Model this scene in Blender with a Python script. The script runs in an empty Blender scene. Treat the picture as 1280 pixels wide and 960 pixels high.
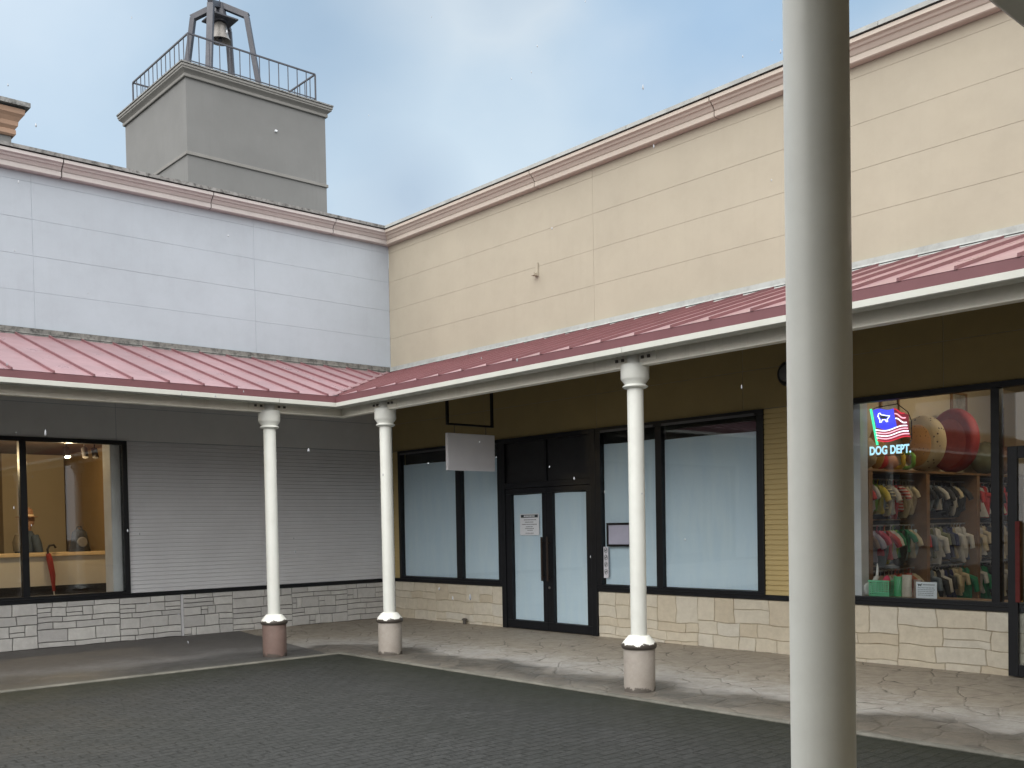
import bpy, bmesh, math, random
from mathutils import Vector, Matrix
random.seed(7)
R_ = math.radians
sc = bpy.context.scene
COL = sc.collection
# ------------------------------------------------------------------ helpers
class MB:
    def __init__(s, T=None):
        s.v = []; s.f = []; s.m = []; s.T = T or (lambda a, b, c: (a, b, c)); s.mi = 0
    def add(s, pts, faces):
        o = len(s.v); s.v += [s.T(*p) for p in pts]
        for f in faces: s.f.append([i + o for i in f]); s.m.append(s.mi)
    def box(s, a0, b0, c0, a1, b1, c1):
        p = [(a, b, c) for a in (a0, a1) for b in (b0, b1) for c in (c0, c1)]
        s.add(p, [(0, 1, 3, 2), (4, 6, 7, 5), (0, 4, 5, 1), (2, 3, 7, 6), (0, 2, 6, 4), (1, 5, 7, 3)])
    def bbox(s, a0, b0, c0, a1, b1, c1, r=.01):
        # box with its +b side chamfered by r (b = outward)
        p = [(a0, b0, c0), (a1, b0, c0), (a1, b0, c1), (a0, b0, c1), (a0, b1 - r, c0), (a1, b1 - r, c0), (a1, b1 - r, c1), (a0, b1 - r, c1),
             (a0 + r, b1, c0 + r), (a1 - r, b1, c0 + r), (a1 - r, b1, c1 - r), (a0 + r, b1, c1 - r)]
        f = [(0, 1, 2, 3), (8, 9, 10, 11)]
        for i in range(4):
            j = (i + 1) % 4; f += [(i, j, j + 4, i + 4), (i + 4, j + 4, j + 8, i + 8)]
        s.add(p, f)
    def quad(s, *p): s.add(p, [tuple(range(len(p)))])
    def extrude(s, prof, a0, a1, m0=0, m1=0, caps=True):
        # closed profile of (b, c) swept along a; mitre m: end shifts by m*b
        n = len(prof)
        p = [(a0 + m0 * b, b, c) for b, c in prof] + [(a1 + m1 * b, b, c) for b, c in prof]
        f = [(i, (i + 1) % n, n + (i + 1) % n, n + i) for i in range(n)]
        if caps: f += [tuple(range(n)), tuple(range(n, 2 * n))]
        s.add(p, f)
    def lathe(s, prof, c=(0, 0, 0), n=24, caps=True):
        p = []; f = []; k = len(prof)
        for r, z in prof:
            for i in range(n):
                a = 2 * math.pi * i / n; p.append((c[0] + r * math.cos(a), c[1] + r * math.sin(a), c[2] + z))
        for j in range(k - 1):
            for i in range(n): f.append((j * n + i, j * n + (i + 1) % n, (j + 1) * n + (i + 1) % n, (j + 1) * n + i))
        if caps: f += [tuple(range(n)), tuple(range((k - 1) * n, k * n))]
        s.add(p, f)
    def loft(s, rings, n=16):
        # rings: (cx, cy, cz, rx, ry)
        p = []; f = []
        for cx, cy, cz, rx, ry in rings:
            for i in range(n):
                a = 2 * math.pi * i / n; p.append((cx + rx * math.cos(a), cy + ry * math.sin(a), cz))
        for j in range(len(rings) - 1):
            for i in range(n): f.append((j * n + i, j * n + (i + 1) % n, (j + 1) * n + (i + 1) % n, (j + 1) * n + i))
        f += [tuple(range(n)), tuple(range((len(rings) - 1) * n, len(rings) * n))]
        s.add(p, f)
    def tube(s, path, r, n=8, closed=False):
        P = [Vector(q) for q in path]; k = len(P); p = []; f = []
        rs = r if isinstance(r, (list, tuple)) else [r] * k
        up = None
        for i in range(k):
            if closed: t = (P[(i + 1) % k] - P[i - 1])
            else: t = P[min(i + 1, k - 1)] - P[max(i - 1, 0)]
            if t.length < 1e-9: t = Vector((0, 0, 1))
            t.normalize()
            if up is None: up = Vector((0, 0, 1)) if abs(t.z) < .9 else Vector((1, 0, 0))
            x = t.cross(up)
            if x.length < 1e-4: x = t.cross(Vector((.3, 1, .2)))
            x.normalize(); y = x.cross(t); up = y
            for j in range(n):
                a = 2 * math.pi * j / n; q = P[i] + x * rs[i] * math.cos(a) + y * rs[i] * math.sin(a); p.append(tuple(q))
        for i in range(k if closed else k - 1):
            i2 = (i + 1) % k
            for j in range(n): f.append((i * n + j, i * n + (j + 1) % n, i2 * n + (j + 1) % n, i2 * n + j))
        if not closed: f += [tuple(range(n)), tuple(range((k - 1) * n, k * n))]
        s.add(p, f)
    def beam(s, p0, p1, w, h):
        # square bar from p0 to p1
        a, b = Vector(p0), Vector(p1); t = (b - a).normalized()
        x = t.cross(Vector((0, 0, 1)))
        if x.length < 1e-4: x = Vector((1, 0, 0))
        x.normalize(); y = x.cross(t)
        p = []
        for q in (a, b):
            for i, j in ((-1, -1), (1, -1), (1, 1), (-1, 1)): p.append(tuple(q + x * i * w / 2 + y * j * h / 2))
        s.add(p, [(0, 1, 2, 3), (4, 5, 6, 7), (0, 1, 5, 4), (1, 2, 6, 5), (2, 3, 7, 6), (3, 0, 4, 7)])
    def build(s, name, mat, parent=None, bevel=0, smooth=False, loc=(0, 0, 0)):
        me = bpy.data.meshes.new(name); me.from_pydata(s.v, [], s.f); me.update()
        b = bmesh.new(); b.from_mesh(me); bmesh.ops.recalc_face_normals(b, faces=b.faces); b.to_mesh(me); b.free()
        for m_ in (mat if isinstance(mat, (list, tuple)) else [mat]): me.materials.append(m_)
        if isinstance(mat, (list, tuple)):
            me.polygons.foreach_set('material_index', s.m)
        if smooth:
            me.polygons.foreach_set('use_smooth', [True] * len(me.polygons))
            try: me.set_sharp_from_angle(angle=R_(smooth if smooth is not True else 40))
            except Exception: pass
        o = bpy.data.objects.new(name, me); COL.objects.link(o); o.location = loc
        if parent: o.parent = parent
        if bevel:
            md = o.modifiers.new('bevel', 'BEVEL'); md.width = bevel; md.segments = 2; md.limit_method = 'ANGLE'; md.angle_limit = R_(35)
        return o
def tag(o, label=None, cat=None, group=None, kind=None):
    if label: o['label'] = label
    if cat: o['category'] = cat
    if group: o['group'] = group
    if kind: o['kind'] = kind
    return o
def thing(name, label, cat, loc=(0, 0, 0), rz=0, group=None):
    o = bpy.data.objects.new(name, None); COL.objects.link(o); o.location = loc; o.rotation_euler.z = rz
    o.empty_display_size = .2
    return tag(o, label, cat, group)
def copy_tree(o, parent=None):
    c = o.copy(); COL.objects.link(c)
    if parent: c.parent = parent
    for ch in list(o.children): copy_tree(ch, c)
    return c
# ------------------------------------------------------------------ materials
def nodes(name):
    m = bpy.data.materials.new(name); m.use_nodes = True; nt = m.node_tree
    return m, nt, nt.nodes['Principled BSDF']
def N(nt, t, **kw):
    n = nt.nodes.new(t)
    for k, v in kw.items():
        if k in n.inputs.keys(): n.inputs[k].default_value = v
        else: setattr(n, k, v)
    return n
def coords(nt, scale=(1, 1, 1), kind='Object'):
    tc = N(nt, 'ShaderNodeTexCoord'); mp = N(nt, 'ShaderNodeMapping'); mp.inputs['Scale'].default_value = scale
    nt.links.new(tc.outputs[kind], mp.inputs['Vector']); return mp.outputs['Vector']
def ramp(nt, fac, stops):
    r = N(nt, 'ShaderNodeValToRGB'); e = r.color_ramp.elements
    while len(e) < len(stops): e.new(.5)
    for i, (p, c) in enumerate(stops):
        e[i].position = p; e[i].color = (*c, 1) if len(c) == 3 else c
    nt.links.new(fac, r.inputs['Fac']); return r.outputs['Color']
def g(v): return (v, v, v)
def mix(nt, fac, a, b, mode='MIX'):
    n = N(nt, 'ShaderNodeMix', data_type='RGBA', blend_type=mode)
    for sock, val in ((n.inputs[0], fac), (n.inputs[6], a), (n.inputs[7], b)):
        if hasattr(val, 'is_linked'): nt.links.new(val, sock)
        elif isinstance(val, (int, float)): sock.default_value = val
        else: sock.default_value = (*val, 1)
    return n.outputs[2]
def math_(nt, op, a, b=0., c=None, clamp=False):
    n = N(nt, 'ShaderNodeMath', operation=op, use_clamp=clamp)
    for i, val in enumerate((a, b) if c is None else (a, b, c)):
        if hasattr(val, 'is_linked'): nt.links.new(val, n.inputs[i])
        else: n.inputs[i].default_value = val
    return n.outputs[0]
def noise(nt, vec, scale, detail=5, rough=.6, dist=0.):
    n = N(nt, 'ShaderNodeTexNoise'); n.inputs['Scale'].default_value = scale; n.inputs['Detail'].default_value = detail
    n.inputs['Roughness'].default_value = rough; n.inputs['Distortion'].default_value = dist
    nt.links.new(vec, n.inputs['Vector']); return n.outputs['Fac']
def bump(nt, bs, h, strength=.3, dist=.01):
    b = N(nt, 'ShaderNodeBump'); b.inputs['Strength'].default_value = strength; b.inputs['Distance'].default_value = dist
    nt.links.new(h, b.inputs['Height']); nt.links.new(b.outputs['Normal'], bs.inputs['Normal'])
def paint(name, col, rough=.6, var=.12, nscale=3., metal=0., bs=0., bscale=80., streak=0., streakcol=(.2, .19, .17), spec=.5, dirt=0., dirtcol=(.08, .075, .06), dscale=6.):
    m, nt, b = nodes(name)
    v = coords(nt)
    n1 = noise(nt, v, nscale, 6, .65)
    c = mix(nt, ramp(nt, n1, [(.3, g(0)), (.7, g(1))]), tuple(x * (1 - var) for x in col), tuple(min(1, x * (1 + var * .6)) for x in col))
    if streak:
        vs = coords(nt, (7, 7, .35)); s1 = noise(nt, vs, 1.6, 6, .7)
        vb = noise(nt, v, .5, 3)
        k = math_(nt, 'MULTIPLY', ramp(nt, s1, [(.5, g(0)), (.78, g(1))]), ramp(nt, vb, [(.4, g(0)), (.65, g(1))]))
        c = mix(nt, math_(nt, 'MULTIPLY', k, streak), c, streakcol)
    if dirt:
        d1 = noise(nt, v, dscale, 8, .75)
        c = mix(nt, math_(nt, 'MULTIPLY', ramp(nt, d1, [(.46, g(0)), (.64, g(1))]), dirt), c, dirtcol)
    nt.links.new(c, b.inputs['Base Color'])
    b.inputs['Metallic'].default_value = metal; b.inputs['Specular IOR Level'].default_value = spec
    nt.links.new(ramp(nt, noise(nt, v, nscale * 2.3, 5), [(.3, g(max(0, rough - .08))), (.7, g(min(1, rough + .08)))]), b.inputs['Roughness'])
    if bs: bump(nt, b, noise(nt, v, bscale, 4), bs, .004)
    return m
def glow(name, col, e):
    m, nt, b = nodes(name); b.inputs['Base Color'].default_value = (*[c * .5 for c in col], 1)
    b.inputs['Emission Color'].default_value = (*col, 1); b.inputs['Emission Strength'].default_value = e
    return m
def glass_mat(name, tint=(.93, .95, .95), ior=1.5, dusty=0.):
    m = bpy.data.materials.new(name); m.use_nodes = True; nt = m.node_tree; nt.nodes.clear()
    out = N(nt, 'ShaderNodeOutputMaterial'); tr = N(nt, 'ShaderNodeBsdfTransparent'); gl = N(nt, 'ShaderNodeBsdfGlossy')
    tr.inputs['Color'].default_value = (*tint, 1); gl.inputs['Roughness'].default_value = .015
    gl.inputs['Color'].default_value = (.95, .97, 1, 1)
    v = coords(nt); bp = N(nt, 'ShaderNodeBump'); bp.inputs['Strength'].default_value = .02; bp.inputs['Distance'].default_value = .01
    nt.links.new(noise(nt, v, 1.3, 2), bp.inputs['Height']); nt.links.new(bp.outputs['Normal'], gl.inputs['Normal'])
    ge = N(nt, 'ShaderNodeNewGeometry'); dt = N(nt, 'ShaderNodeVectorMath', operation='DOT_PRODUCT')
    nt.links.new(ge.outputs['Incoming'], dt.inputs[0]); nt.links.new(ge.outputs['Normal'], dt.inputs[1])
    q = math_(nt, 'SUBTRACT', 1., math_(nt, 'ABSOLUTE', dt.outputs['Value']), clamp=True)
    k = math_(nt, 'MULTIPLY_ADD', math_(nt, 'POWER', q, 5.), .93, .032, clamp=True)
    mx = N(nt, 'ShaderNodeMixShader')
    nt.links.new(k, mx.inputs[0]); nt.links.new(tr.outputs[0], mx.inputs[1]); nt.links.new(gl.outputs[0], mx.inputs[2])
    nt.links.new(mx.outputs[0], out.inputs['Surface']); return m

M = {}
M['wall_white'] = paint('white_wall_paint', (.335, .378, .425), .75, .07, .8, bs=.15, bscale=60, streak=.30, streakcol=(.24, .255, .275), dirt=.05, dscale=2.5)
M['wall_cream'] = paint('cream_wall_paint', (.345, .313, .246), .75, .08, .7, bs=.15, bscale=60, streak=.22, streakcol=(.26, .24, .185), dirt=.05, dscale=2.5)
M['joint'] = paint('joint_sealant', (.16, .15, .14), .9)
M['joint_pale'] = paint('pale_joint_sealant', (.325, .367, .413), .9)
M['joint_cream'] = paint('cream_joint_sealant', (.32, .29, .228), .9)
M['cornice_l'] = paint('pinkish_cornice', (.455, .43, .42), .7, .08, 2, streak=.25, streakcol=(.25, .22, .2))
M['cornice_r'] = paint('salmon_cornice', (.45, .40, .345), .7, .06, 2, streak=.12, streakcol=(.3, .22, .17))
M['cornice_o'] = paint('orange_cornice', (.30, .19, .13), .7, .1, 2)
M['flash_dirty'] = paint('mossy_flashing', (.15, .15, .14), .7, .3, 5, dirt=1., dirtcol=(.02, .02, .018), dscale=11, streak=.8, streakcol=(.02, .02, .018))
M['cap_dirty'] = paint('weathered_metal_cap', (.22, .22, .215), .6, .2, 4, dirt=1., dirtcol=(.03, .03, .027), dscale=9, streak=.8, streakcol=(.05, .05, .045))
M['cap_clean'] = paint('grey_metal_cap', (.33, .35, .34), .5, .1, 3, dirt=.35, dirtcol=(.1, .1, .09), dscale=4)
M['black_gap'] = paint('dark_shadow_gap', (.02, .02, .02), .9)  # near-black colour holds the shadow of gaps under caps and flashing
M['roof'] = paint('red_roof_sheet', (.24, .135, .148), .33, .22, 1.1, bs=.06, bscale=8, streak=.25, streakcol=(.16, .08, .08), dirt=.3, dirtcol=(.2, .09, .09), dscale=2, spec=.9)
M['rib'] = paint('red_roof_rib', (.165, .07, .078), .4, .15, 2)
M['fascia'] = paint('red_fascia', (.16, .066, .075), .45, .1, 3, streak=.2, streakcol=(.1, .05, .05))
M['white_metal'] = paint('white_gutter_paint', (.52, .53, .49), .45, .07, 3, streak=.2, streakcol=(.4, .38, .33))
M['beam'] = paint('cream_beam_paint', (.86, .84, .75), .5, .08, 3, streak=.3, streakcol=(.3, .22, .14))
M['soffit'] = paint('soffit_boards', (.13, .11, .085), .8, .15, 2)
M['column'] = paint('column_paint', (.71, .725, .685), .38, .06, 3, streak=.32, streakcol=(.42, .39, .33), dirt=.07, dirtcol=(.3, .27, .22), dscale=5)
M['drum_beige'] = paint('beige_base_paint', (.35, .315, .28), .7, .15, 5, bs=.3, bscale=40, streak=.3, streakcol=(.3, .25, .21), dirt=.35, dirtcol=(.22, .19, .16), dscale=9)
M['drum_brown'] = paint('brown_base_paint', (.175, .118, .10), .7, .2, 5, bs=.3, bscale=40, streak=.3, streakcol=(.13, .09, .08), dirt=.4, dirtcol=(.12, .08, .07), dscale=9)
M['bolt'] = paint('bolt_steel', (.09, .08, .07), .6)
M['frame'] = paint('black_frame_paint', (.007, .008, .011), .4, .2, 5, spec=.35)
M['dark_panel'] = paint('dark_transom', (.006, .006, .008), .5)
M['siding_g'] = paint('grey_siding', (.68, .685, .71), .7, .06, 2, bs=.1)
M['siding_o'] = paint('ochre_siding', (.53, .41, .19), .7, .06, 2, bs=.1)
M['panel_g'] = paint('grey_flat_panel', (.70, .70, .71), .8, .06, 2)
M['panel_o'] = paint('brown_flat_panel', (.32, .245, .11), .8, .08, 2)
M['tower'] = paint('grey_tower_render', (.16, .162, .16), .85, .10, .5, streak=.35, streakcol=(.11, .11, .105), bs=.1)
M['tower_trim'] = paint('grey_tower_trim', (.20, .195, .185), .8, .1, 1.5, streak=.3, streakcol=(.14, .14, .13))
M['iron'] = paint('dark_steel', (.045, .048, .062), .5, .2, 2)
M['bell'] = paint('dull_bronze', (.20, .19, .18), .45, .15, 3, metal=.4)
M['paper'] = None
M['sign'] = paint('white_sign_panel', (.80, .80, .86), .5, .04)
M['print'] = paint('white_card', (.74, .77, .82), .6, .03)
M['ink'] = paint('black_ink', (.03, .04, .05), .7)
M['grey_ink'] = paint('grey_ink', (.22, .23, .26), .7)
M['wood'] = paint('brown_wood', (.23, .125, .055), .5, .25, 5, streak=.3, streakcol=(.1, .05, .02))
M['palewood'] = paint('pale_wood', (.75, .56, .32), .45, .2, 4)
M['ply'] = paint('interior_ochre_wall', (.34, .22, .10), .8, .08, 1)
M['in_cream'] = paint('interior_cream_wall', (.52, .44, .31), .8, .06, 1)
M['in_floor'] = paint('interior_floor', (.12, .09, .065), .4)
M['in_ceil'] = paint('interior_ceiling', (.16, .11, .08), .8)
M['in_ceil_w'] = paint('interior_pale_ceiling', (.5, .47, .4), .8)
M['counter'] = paint('counter_panel', (.62, .57, .47), .6, .05)
M['pillar'] = paint('interior_pillar', (.62, .62, .64), .6)
M['blackfab'] = paint('black_fabric', (.018, .015, .016), .85, .2, 20)
M['glass'] = glass_mat('window_glass')
def solid(name, col, rough=.75): return paint(name, col, rough, .18, 14)
# paper: bluish white, wrinkled
def mk_paper():
    m, nt, b = nodes('white_window_paper'); v = coords(nt, (3, 3, .6)); n = noise(nt, v, 2.6, 7, .55, .4)
    v2 = coords(nt); n2 = noise(nt, v2, 1.2, 3)
    c = mix(nt, ramp(nt, n, [(.35, g(0)), (.7, g(1))]), (.68, .82, .95), (.75, .87, .97))
    nt.links.new(c, b.inputs['Base Color']); b.inputs['Roughness'].default_value = .55
    h = math_(nt, 'ADD', n, math_(nt, 'MULTIPLY', n2, 1.5)); bump(nt, b, h, .4, .02); return m
M['paper'] = mk_paper()
def mk_stone(name, c0, c1, c2):
    m, nt, b = nodes(name); v = coords(nt)
    gi = N(nt, 'ShaderNodeNewGeometry'); rp = ramp(nt, gi.outputs['Random Per Island'], [(0, c0), (.5, c1), (1, c2)])
    n = noise(nt, v, 9, 8, .7); n2 = noise(nt, v, 38, 6, .7)
    c = mix(nt, ramp(nt, n, [(.35, g(.0)), (.75, g(.35))]), rp, tuple(x * .55 for x in c0))
    nt.links.new(c, b.inputs['Base Color']); b.inputs['Roughness'].default_value = .85
    bump(nt, b, math_(nt, 'ADD', math_(nt, 'MULTIPLY', n, 2.), n2), .55, .012); return m
M['stone_g'] = mk_stone('grey_white_stone', (.54, .53, .52), (.63, .62, .60), (.70, .69, .66))
M['stone_c'] = mk_stone('cream_stone', (.62, .545, .42), (.68, .62, .50), (.68, .645, .56))
M['mortar_g'] = paint('dark_mortar', (.14, .135, .13), .9)
M['mortar_c'] = paint('tan_mortar', (.40, .33, .23), .9)
# ---- ground materials
def mk_pavers():
    m, nt, b = nodes('wet_grey_pavers')
    tc = N(nt, 'ShaderNodeTexCoord'); mp = N(nt, 'ShaderNodeMapping'); mp.inputs['Rotation'].default_value = (0, 0, R_(90))
    nt.links.new(tc.outputs['Object'], mp.inputs['Vector'])
    dn = N(nt, 'ShaderNodeTexNoise'); dn.inputs['Scale'].default_value = 6; nt.links.new(tc.outputs['Object'], dn.inputs['Vector'])
    dv = N(nt, 'ShaderNodeVectorMath', operation='SCALE'); dv.inputs['Scale'].default_value = .02; nt.links.new(dn.outputs['Color'], dv.inputs[0])
    av = N(nt, 'ShaderNodeVectorMath', operation='ADD'); nt.links.new(mp.outputs['Vector'], av.inputs[0]); nt.links.new(dv.outputs[0], av.inputs[1])
    br = N(nt, 'ShaderNodeTexBrick'); br.inputs['Scale'].default_value = 1.; br.inputs['Brick Width'].default_value = .2; br.inputs['Row Height'].default_value = .1
    br.inputs['Mortar Size'].default_value = .007; br.inputs['Mortar Smooth'].default_value = .25; br.inputs['Bias'].default_value = -.1
    br.inputs['Color1'].default_value = (.026, .027, .027, 1); br.inputs['Color2'].default_value = (.036, .037, .037, 1); br.inputs['Mortar'].default_value = (.010, .0105, .0095, 1)
    nt.links.new(av.outputs[0], br.inputs['Vector'])
    v = tc.outputs['Object']
    big = noise(nt, v, .35, 5, .6); fine = noise(nt, v, 34, 5, .85); mid = noise(nt, v, 4, 6, .7)
    c = mix(nt, ramp(nt, big, [(.35, g(0)), (.7, g(.6))]), br.outputs['Color'], (.018, .020, .017))
    c = mix(nt, ramp(nt, mid, [(.5, g(0)), (.8, g(.4))]), c, (.04, .041, .04))
    c = mix(nt, ramp(nt, fine, [(.46, g(0)), (.66, g(.8))]), c, (.055, .056, .055))
    # moss and damp grime along the walkway edge (distance to the kerb)
    sx = N(nt, 'ShaderNodeSeparateXYZ'); nt.links.new(v, sx.inputs[0])
    e1 = math_(nt, 'SUBTRACT', sx.outputs['X'], 3.05); e2 = math_(nt, 'SUBTRACT', -3.05, sx.outputs['Y'])
    e = math_(nt, 'MINIMUM', e1, e2)
    e = math_(nt, 'ADD', e, math_(nt, 'MULTIPLY', mid, .5))
    moss = ramp(nt, math_(nt, 'MULTIPLY', e, .6, clamp=True), [(.1, g(.85)), (.95, g(0))])
    c = mix(nt, math_(nt, 'MULTIPLY', moss, ramp(nt, noise(nt, v, 14, 6, .7), [(.3, g(.5)), (.6, g(1))])), c, (.020, .023, .014))
    nt.links.new(c, b.inputs['Base Color'])
    nt.links.new(ramp(nt, noise(nt, v, 1.3, 6, .7), [(.35, g(.5)), (.7, g(.75))]), b.inputs['Roughness'])
    b.inputs['Specular IOR Level'].default_value = .14
    h = math_(nt, 'ADD', math_(nt, 'MULTIPLY', br.outputs['Fac'], -1.), math_(nt, 'MULTIPLY', fine, .6)); bump(nt, b, h, 1., .014)
    return m
M['pavers'] = mk_pavers()
def mk_walk(dark):
    m, nt, b = nodes('dark_wet_walkway' if dark else 'stamped_walkway')
    tc = N(nt, 'ShaderNodeTexCoord'); v = tc.outputs['Object']
    dn = N(nt, 'ShaderNodeTexNoise'); dn.inputs['Scale'].default_value = 3; dn.inputs['Detail'].default_value = 4; nt.links.new(v, dn.inputs['Vector'])
    dv = N(nt, 'ShaderNodeVectorMath', operation='SCALE'); dv.inputs['Scale'].default_value = .16; nt.links.new(dn.outputs['Color'], dv.inputs[0])
    av = N(nt, 'ShaderNodeVectorMath', operation='ADD'); nt.links.new(v, av.inputs[0]); nt.links.new(dv.outputs[0], av.inputs[1])
    vo = N(nt, 'ShaderNodeTexVoronoi', feature='DISTANCE_TO_EDGE'); vo.inputs['Scale'].default_value = 2.6; nt.links.new(av.outputs[0], vo.inputs['Vector'])
    vc = N(nt, 'ShaderNodeTexVoronoi'); vc.inputs['Scale'].default_value = 2.6; nt.links.new(av.outputs[0], vc.inputs['Vector'])
    crack = ramp(nt, vo.outputs['Distance'], [(.0, g(1)), (.022, g(0))])
    gate = ramp(nt, noise(nt, v, 2.2, 3), [(.42, g(0)), (.56, g(1))])
    sx = N(nt, 'ShaderNodeSeparateXYZ'); nt.links.new(v, sx.inputs[0])
    dx = math_(nt, 'MAXIMUM', math_(nt, 'SUBTRACT', 3.05, sx.outputs['X']), 0.); dy = math_(nt, 'MAXIMUM', math_(nt, 'ADD', sx.outputs['Y'], 3.05), 0.)
    e = math_(nt, 'SQRT', math_(nt, 'ADD', math_(nt, 'MULTIPLY', dx, dx), math_(nt, 'MULTIPLY', dy, dy)))
    n1 = noise(nt, v, 1.1, 5, .65); n2 = noise(nt, v, 7, 8, .8)
    ew = math_(nt, 'ADD', e, math_(nt, 'ADD', math_(nt, 'MULTIPLY', math_(nt, 'SUBTRACT', n1, .5), 1.1), math_(nt, 'MULTIPLY', math_(nt, 'SUBTRACT', n2, .5), .55)))
    e3 = math_(nt, 'DIVIDE', ew, 3., clamp=True)
    if dark:
        base = ramp(nt, e3, [(.0, (.055, .055, .05)), (.10, (.03, .03, .028)), (.19, (.045, .045, .044)), (.30, (.145, .142, .14)), (.45, (.10, .096, .093)), (1, (.11, .103, .098))])
    else:
        base = ramp(nt, e3, [(.0, (.13, .125, .11)), (.03, (.075, .073, .066)), (.11, (.042, .041, .037)), (.20, (.07, .068, .063)), (.28, (.35, .345, .33)), (.40, (.40, .385, .355)), (.58, (.37, .332, .275)), (1, (.385, .338, .275))])
    c = mix(nt, ramp(nt, n2, [(.42, g(0)), (.66, g(.62))]), base, (.17, .15, .125) if not dark else (.06, .058, .055))
    c = mix(nt, ramp(nt, vc.outputs['Color'], [(.0, g(.0)), (1, g(.22))]), c, (.27, .23, .185) if not dark else (.08, .08, .08))
    k = math_(nt, 'MULTIPLY', math_(nt, 'MULTIPLY', crack, gate), .85 if not dark else .25)
    c = mix(nt, k, c, (.045, .04, .03))
    nt.links.new(c, b.inputs['Base Color'])
    nt.links.new(ramp(nt, e3, [(.0, g(.55)), (.15, g(.34)), (.3, g(.7)), (1, g(.6))]), b.inputs['Roughness'])
    b.inputs['Specular IOR Level'].default_value = .4
    h = math_(nt, 'ADD', math_(nt, 'MULTIPLY', ramp(nt, vo.outputs['Distance'], [(0, g(0)), (.05, g(1))]), 1. if not dark else .1), math_(nt, 'MULTIPLY', noise(nt, v, 22, 7, .75), .8))
    bump(nt, b, h, .55, .012); return m
M['walk'] = mk_walk(False); M['walk_dark'] = mk_walk(True)
M['kerb'] = paint('worn_kerb', (.145, .14, .12), .7, .25, 4, bs=.5, bscale=30, dirt=.95, dirtcol=(.075, .075, .062), dscale=2.2)
def foot_chips(m):
    nt = m.node_tree; b = nt.nodes['Principled BSDF']; old = b.inputs['Base Color'].links[0].from_socket
    tc = N(nt, 'ShaderNodeTexCoord'); sx = N(nt, 'ShaderNodeSeparateXYZ'); nt.links.new(tc.outputs['Object'], sx.inputs[0])
    n = noise(nt, tc.outputs['Object'], 11, 6, .7)
    zz = math_(nt, 'ADD', sx.outputs['Z'], math_(nt, 'MULTIPLY', math_(nt, 'SUBTRACT', n, .5), .22))
    k = ramp(nt, math_(nt, 'MULTIPLY_ADD', zz, 5., .5, clamp=True), [(.2, g(.85)), (.26, g(0))])
    nt.links.new(mix(nt, k, old, (.06, .05, .042)), b.inputs['Base Color'])
foot_chips(M['drum_beige']); foot_chips(M['drum_brown'])
def mk_collar():
    m, nt, b = nodes('chipped_white_collar'); tc = N(nt, 'ShaderNodeTexCoord'); v = tc.outputs['Object']
    sx = N(nt, 'ShaderNodeSeparateXYZ'); nt.links.new(v, sx.inputs[0])
    n = noise(nt, v, 9, 6, .7)
    zz = math_(nt, 'ADD', sx.outputs['Z'], math_(nt, 'MULTIPLY', math_(nt, 'SUBTRACT', n, .5), .14))
    k = math_(nt, 'GREATER_THAN', .394, zz)
    c = mix(nt, k, (.78, .79, .74), (.06, .05, .042)); nt.links.new(c, b.inputs['Base Color']); b.inputs['Roughness'].default_value = .5
    bump(nt, b, noise(nt, v, 14, 5), .3, .006); return m
M['collar'] = mk_collar()

# ------------------------------------------------------------------ frames of the four sides: (s along, p out of the wall, z)
TR = lambda s, p, z: (s, -p, z)            # cream side, wall y = 0
TL = lambda s, p, z: (p, -s, z)            # white side, wall x = 0
XE = 16.27
TE = lambda s, p, z: (XE - p, -s, z)       # near side, wall x = XE
YS = 27.0
TS = lambda s, p, z: (s, -YS + p, z)       # far side of the yard, behind the camera
Z_ST, Z_WT, Z_FL, Z_CB = .643, 2.95, 4.456, 6.60

# ------------------------------------------------------------------ ground
gm = MB(); gm.quad((-250, -250, -.105), (250, -250, -.105), (250, 250, -.105), (-250, 250, -.105))
tag(gm.build('ground', M['pavers']), kind='structure')
W = 3.05; ZE = -.088
wk = MB()
wk.quad((0, 0, 0), (W, -W, ZE), (XE, -W, ZE), (XE, 0, 0))
wk.quad((0, 0, 0), (0, -W, 0), (W, -W - .22, ZE), (W, -W, ZE))
tag(wk.build('walkway', M['walk']), kind='structure')
wk = MB(); wk.quad((0, -W, 0), (0, -YS, 0), (W, -YS, ZE), (W, -W - .22, ZE))
tag(wk.build('wet_walkway', M['walk_dark']), kind='structure')
wk = MB(); wk.quad((XE, -W, 0), (XE, -YS, 0), (XE - W, -YS, ZE), (XE - W, -W - .02, ZE), (XE - W, -W, ZE))
M['walk_dry'] = paint('dry_walkway', (.28, .255, .21), .8, .2, 3)
tag(wk.build('near_walkway', M['walk_dry']), kind='structure')
kb = MB()
def kerb_run(T, s0, s1, m0, m1):
    n = 60; pr = [(W + .003, -.14), (W + .003, ZE + .004), (W + .035, ZE + .002), (W + .06, -.098), (W + .062, -.14)]
    kb.T = T; kb.extrude(pr, s0, s1, m0, m1)
kerb_run(TR, 0, XE - W, 1, 0); kerb_run(TL, 0, YS, 1, 0)
tag(kb.build('kerb', M['kerb']), kind='structure')

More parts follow.
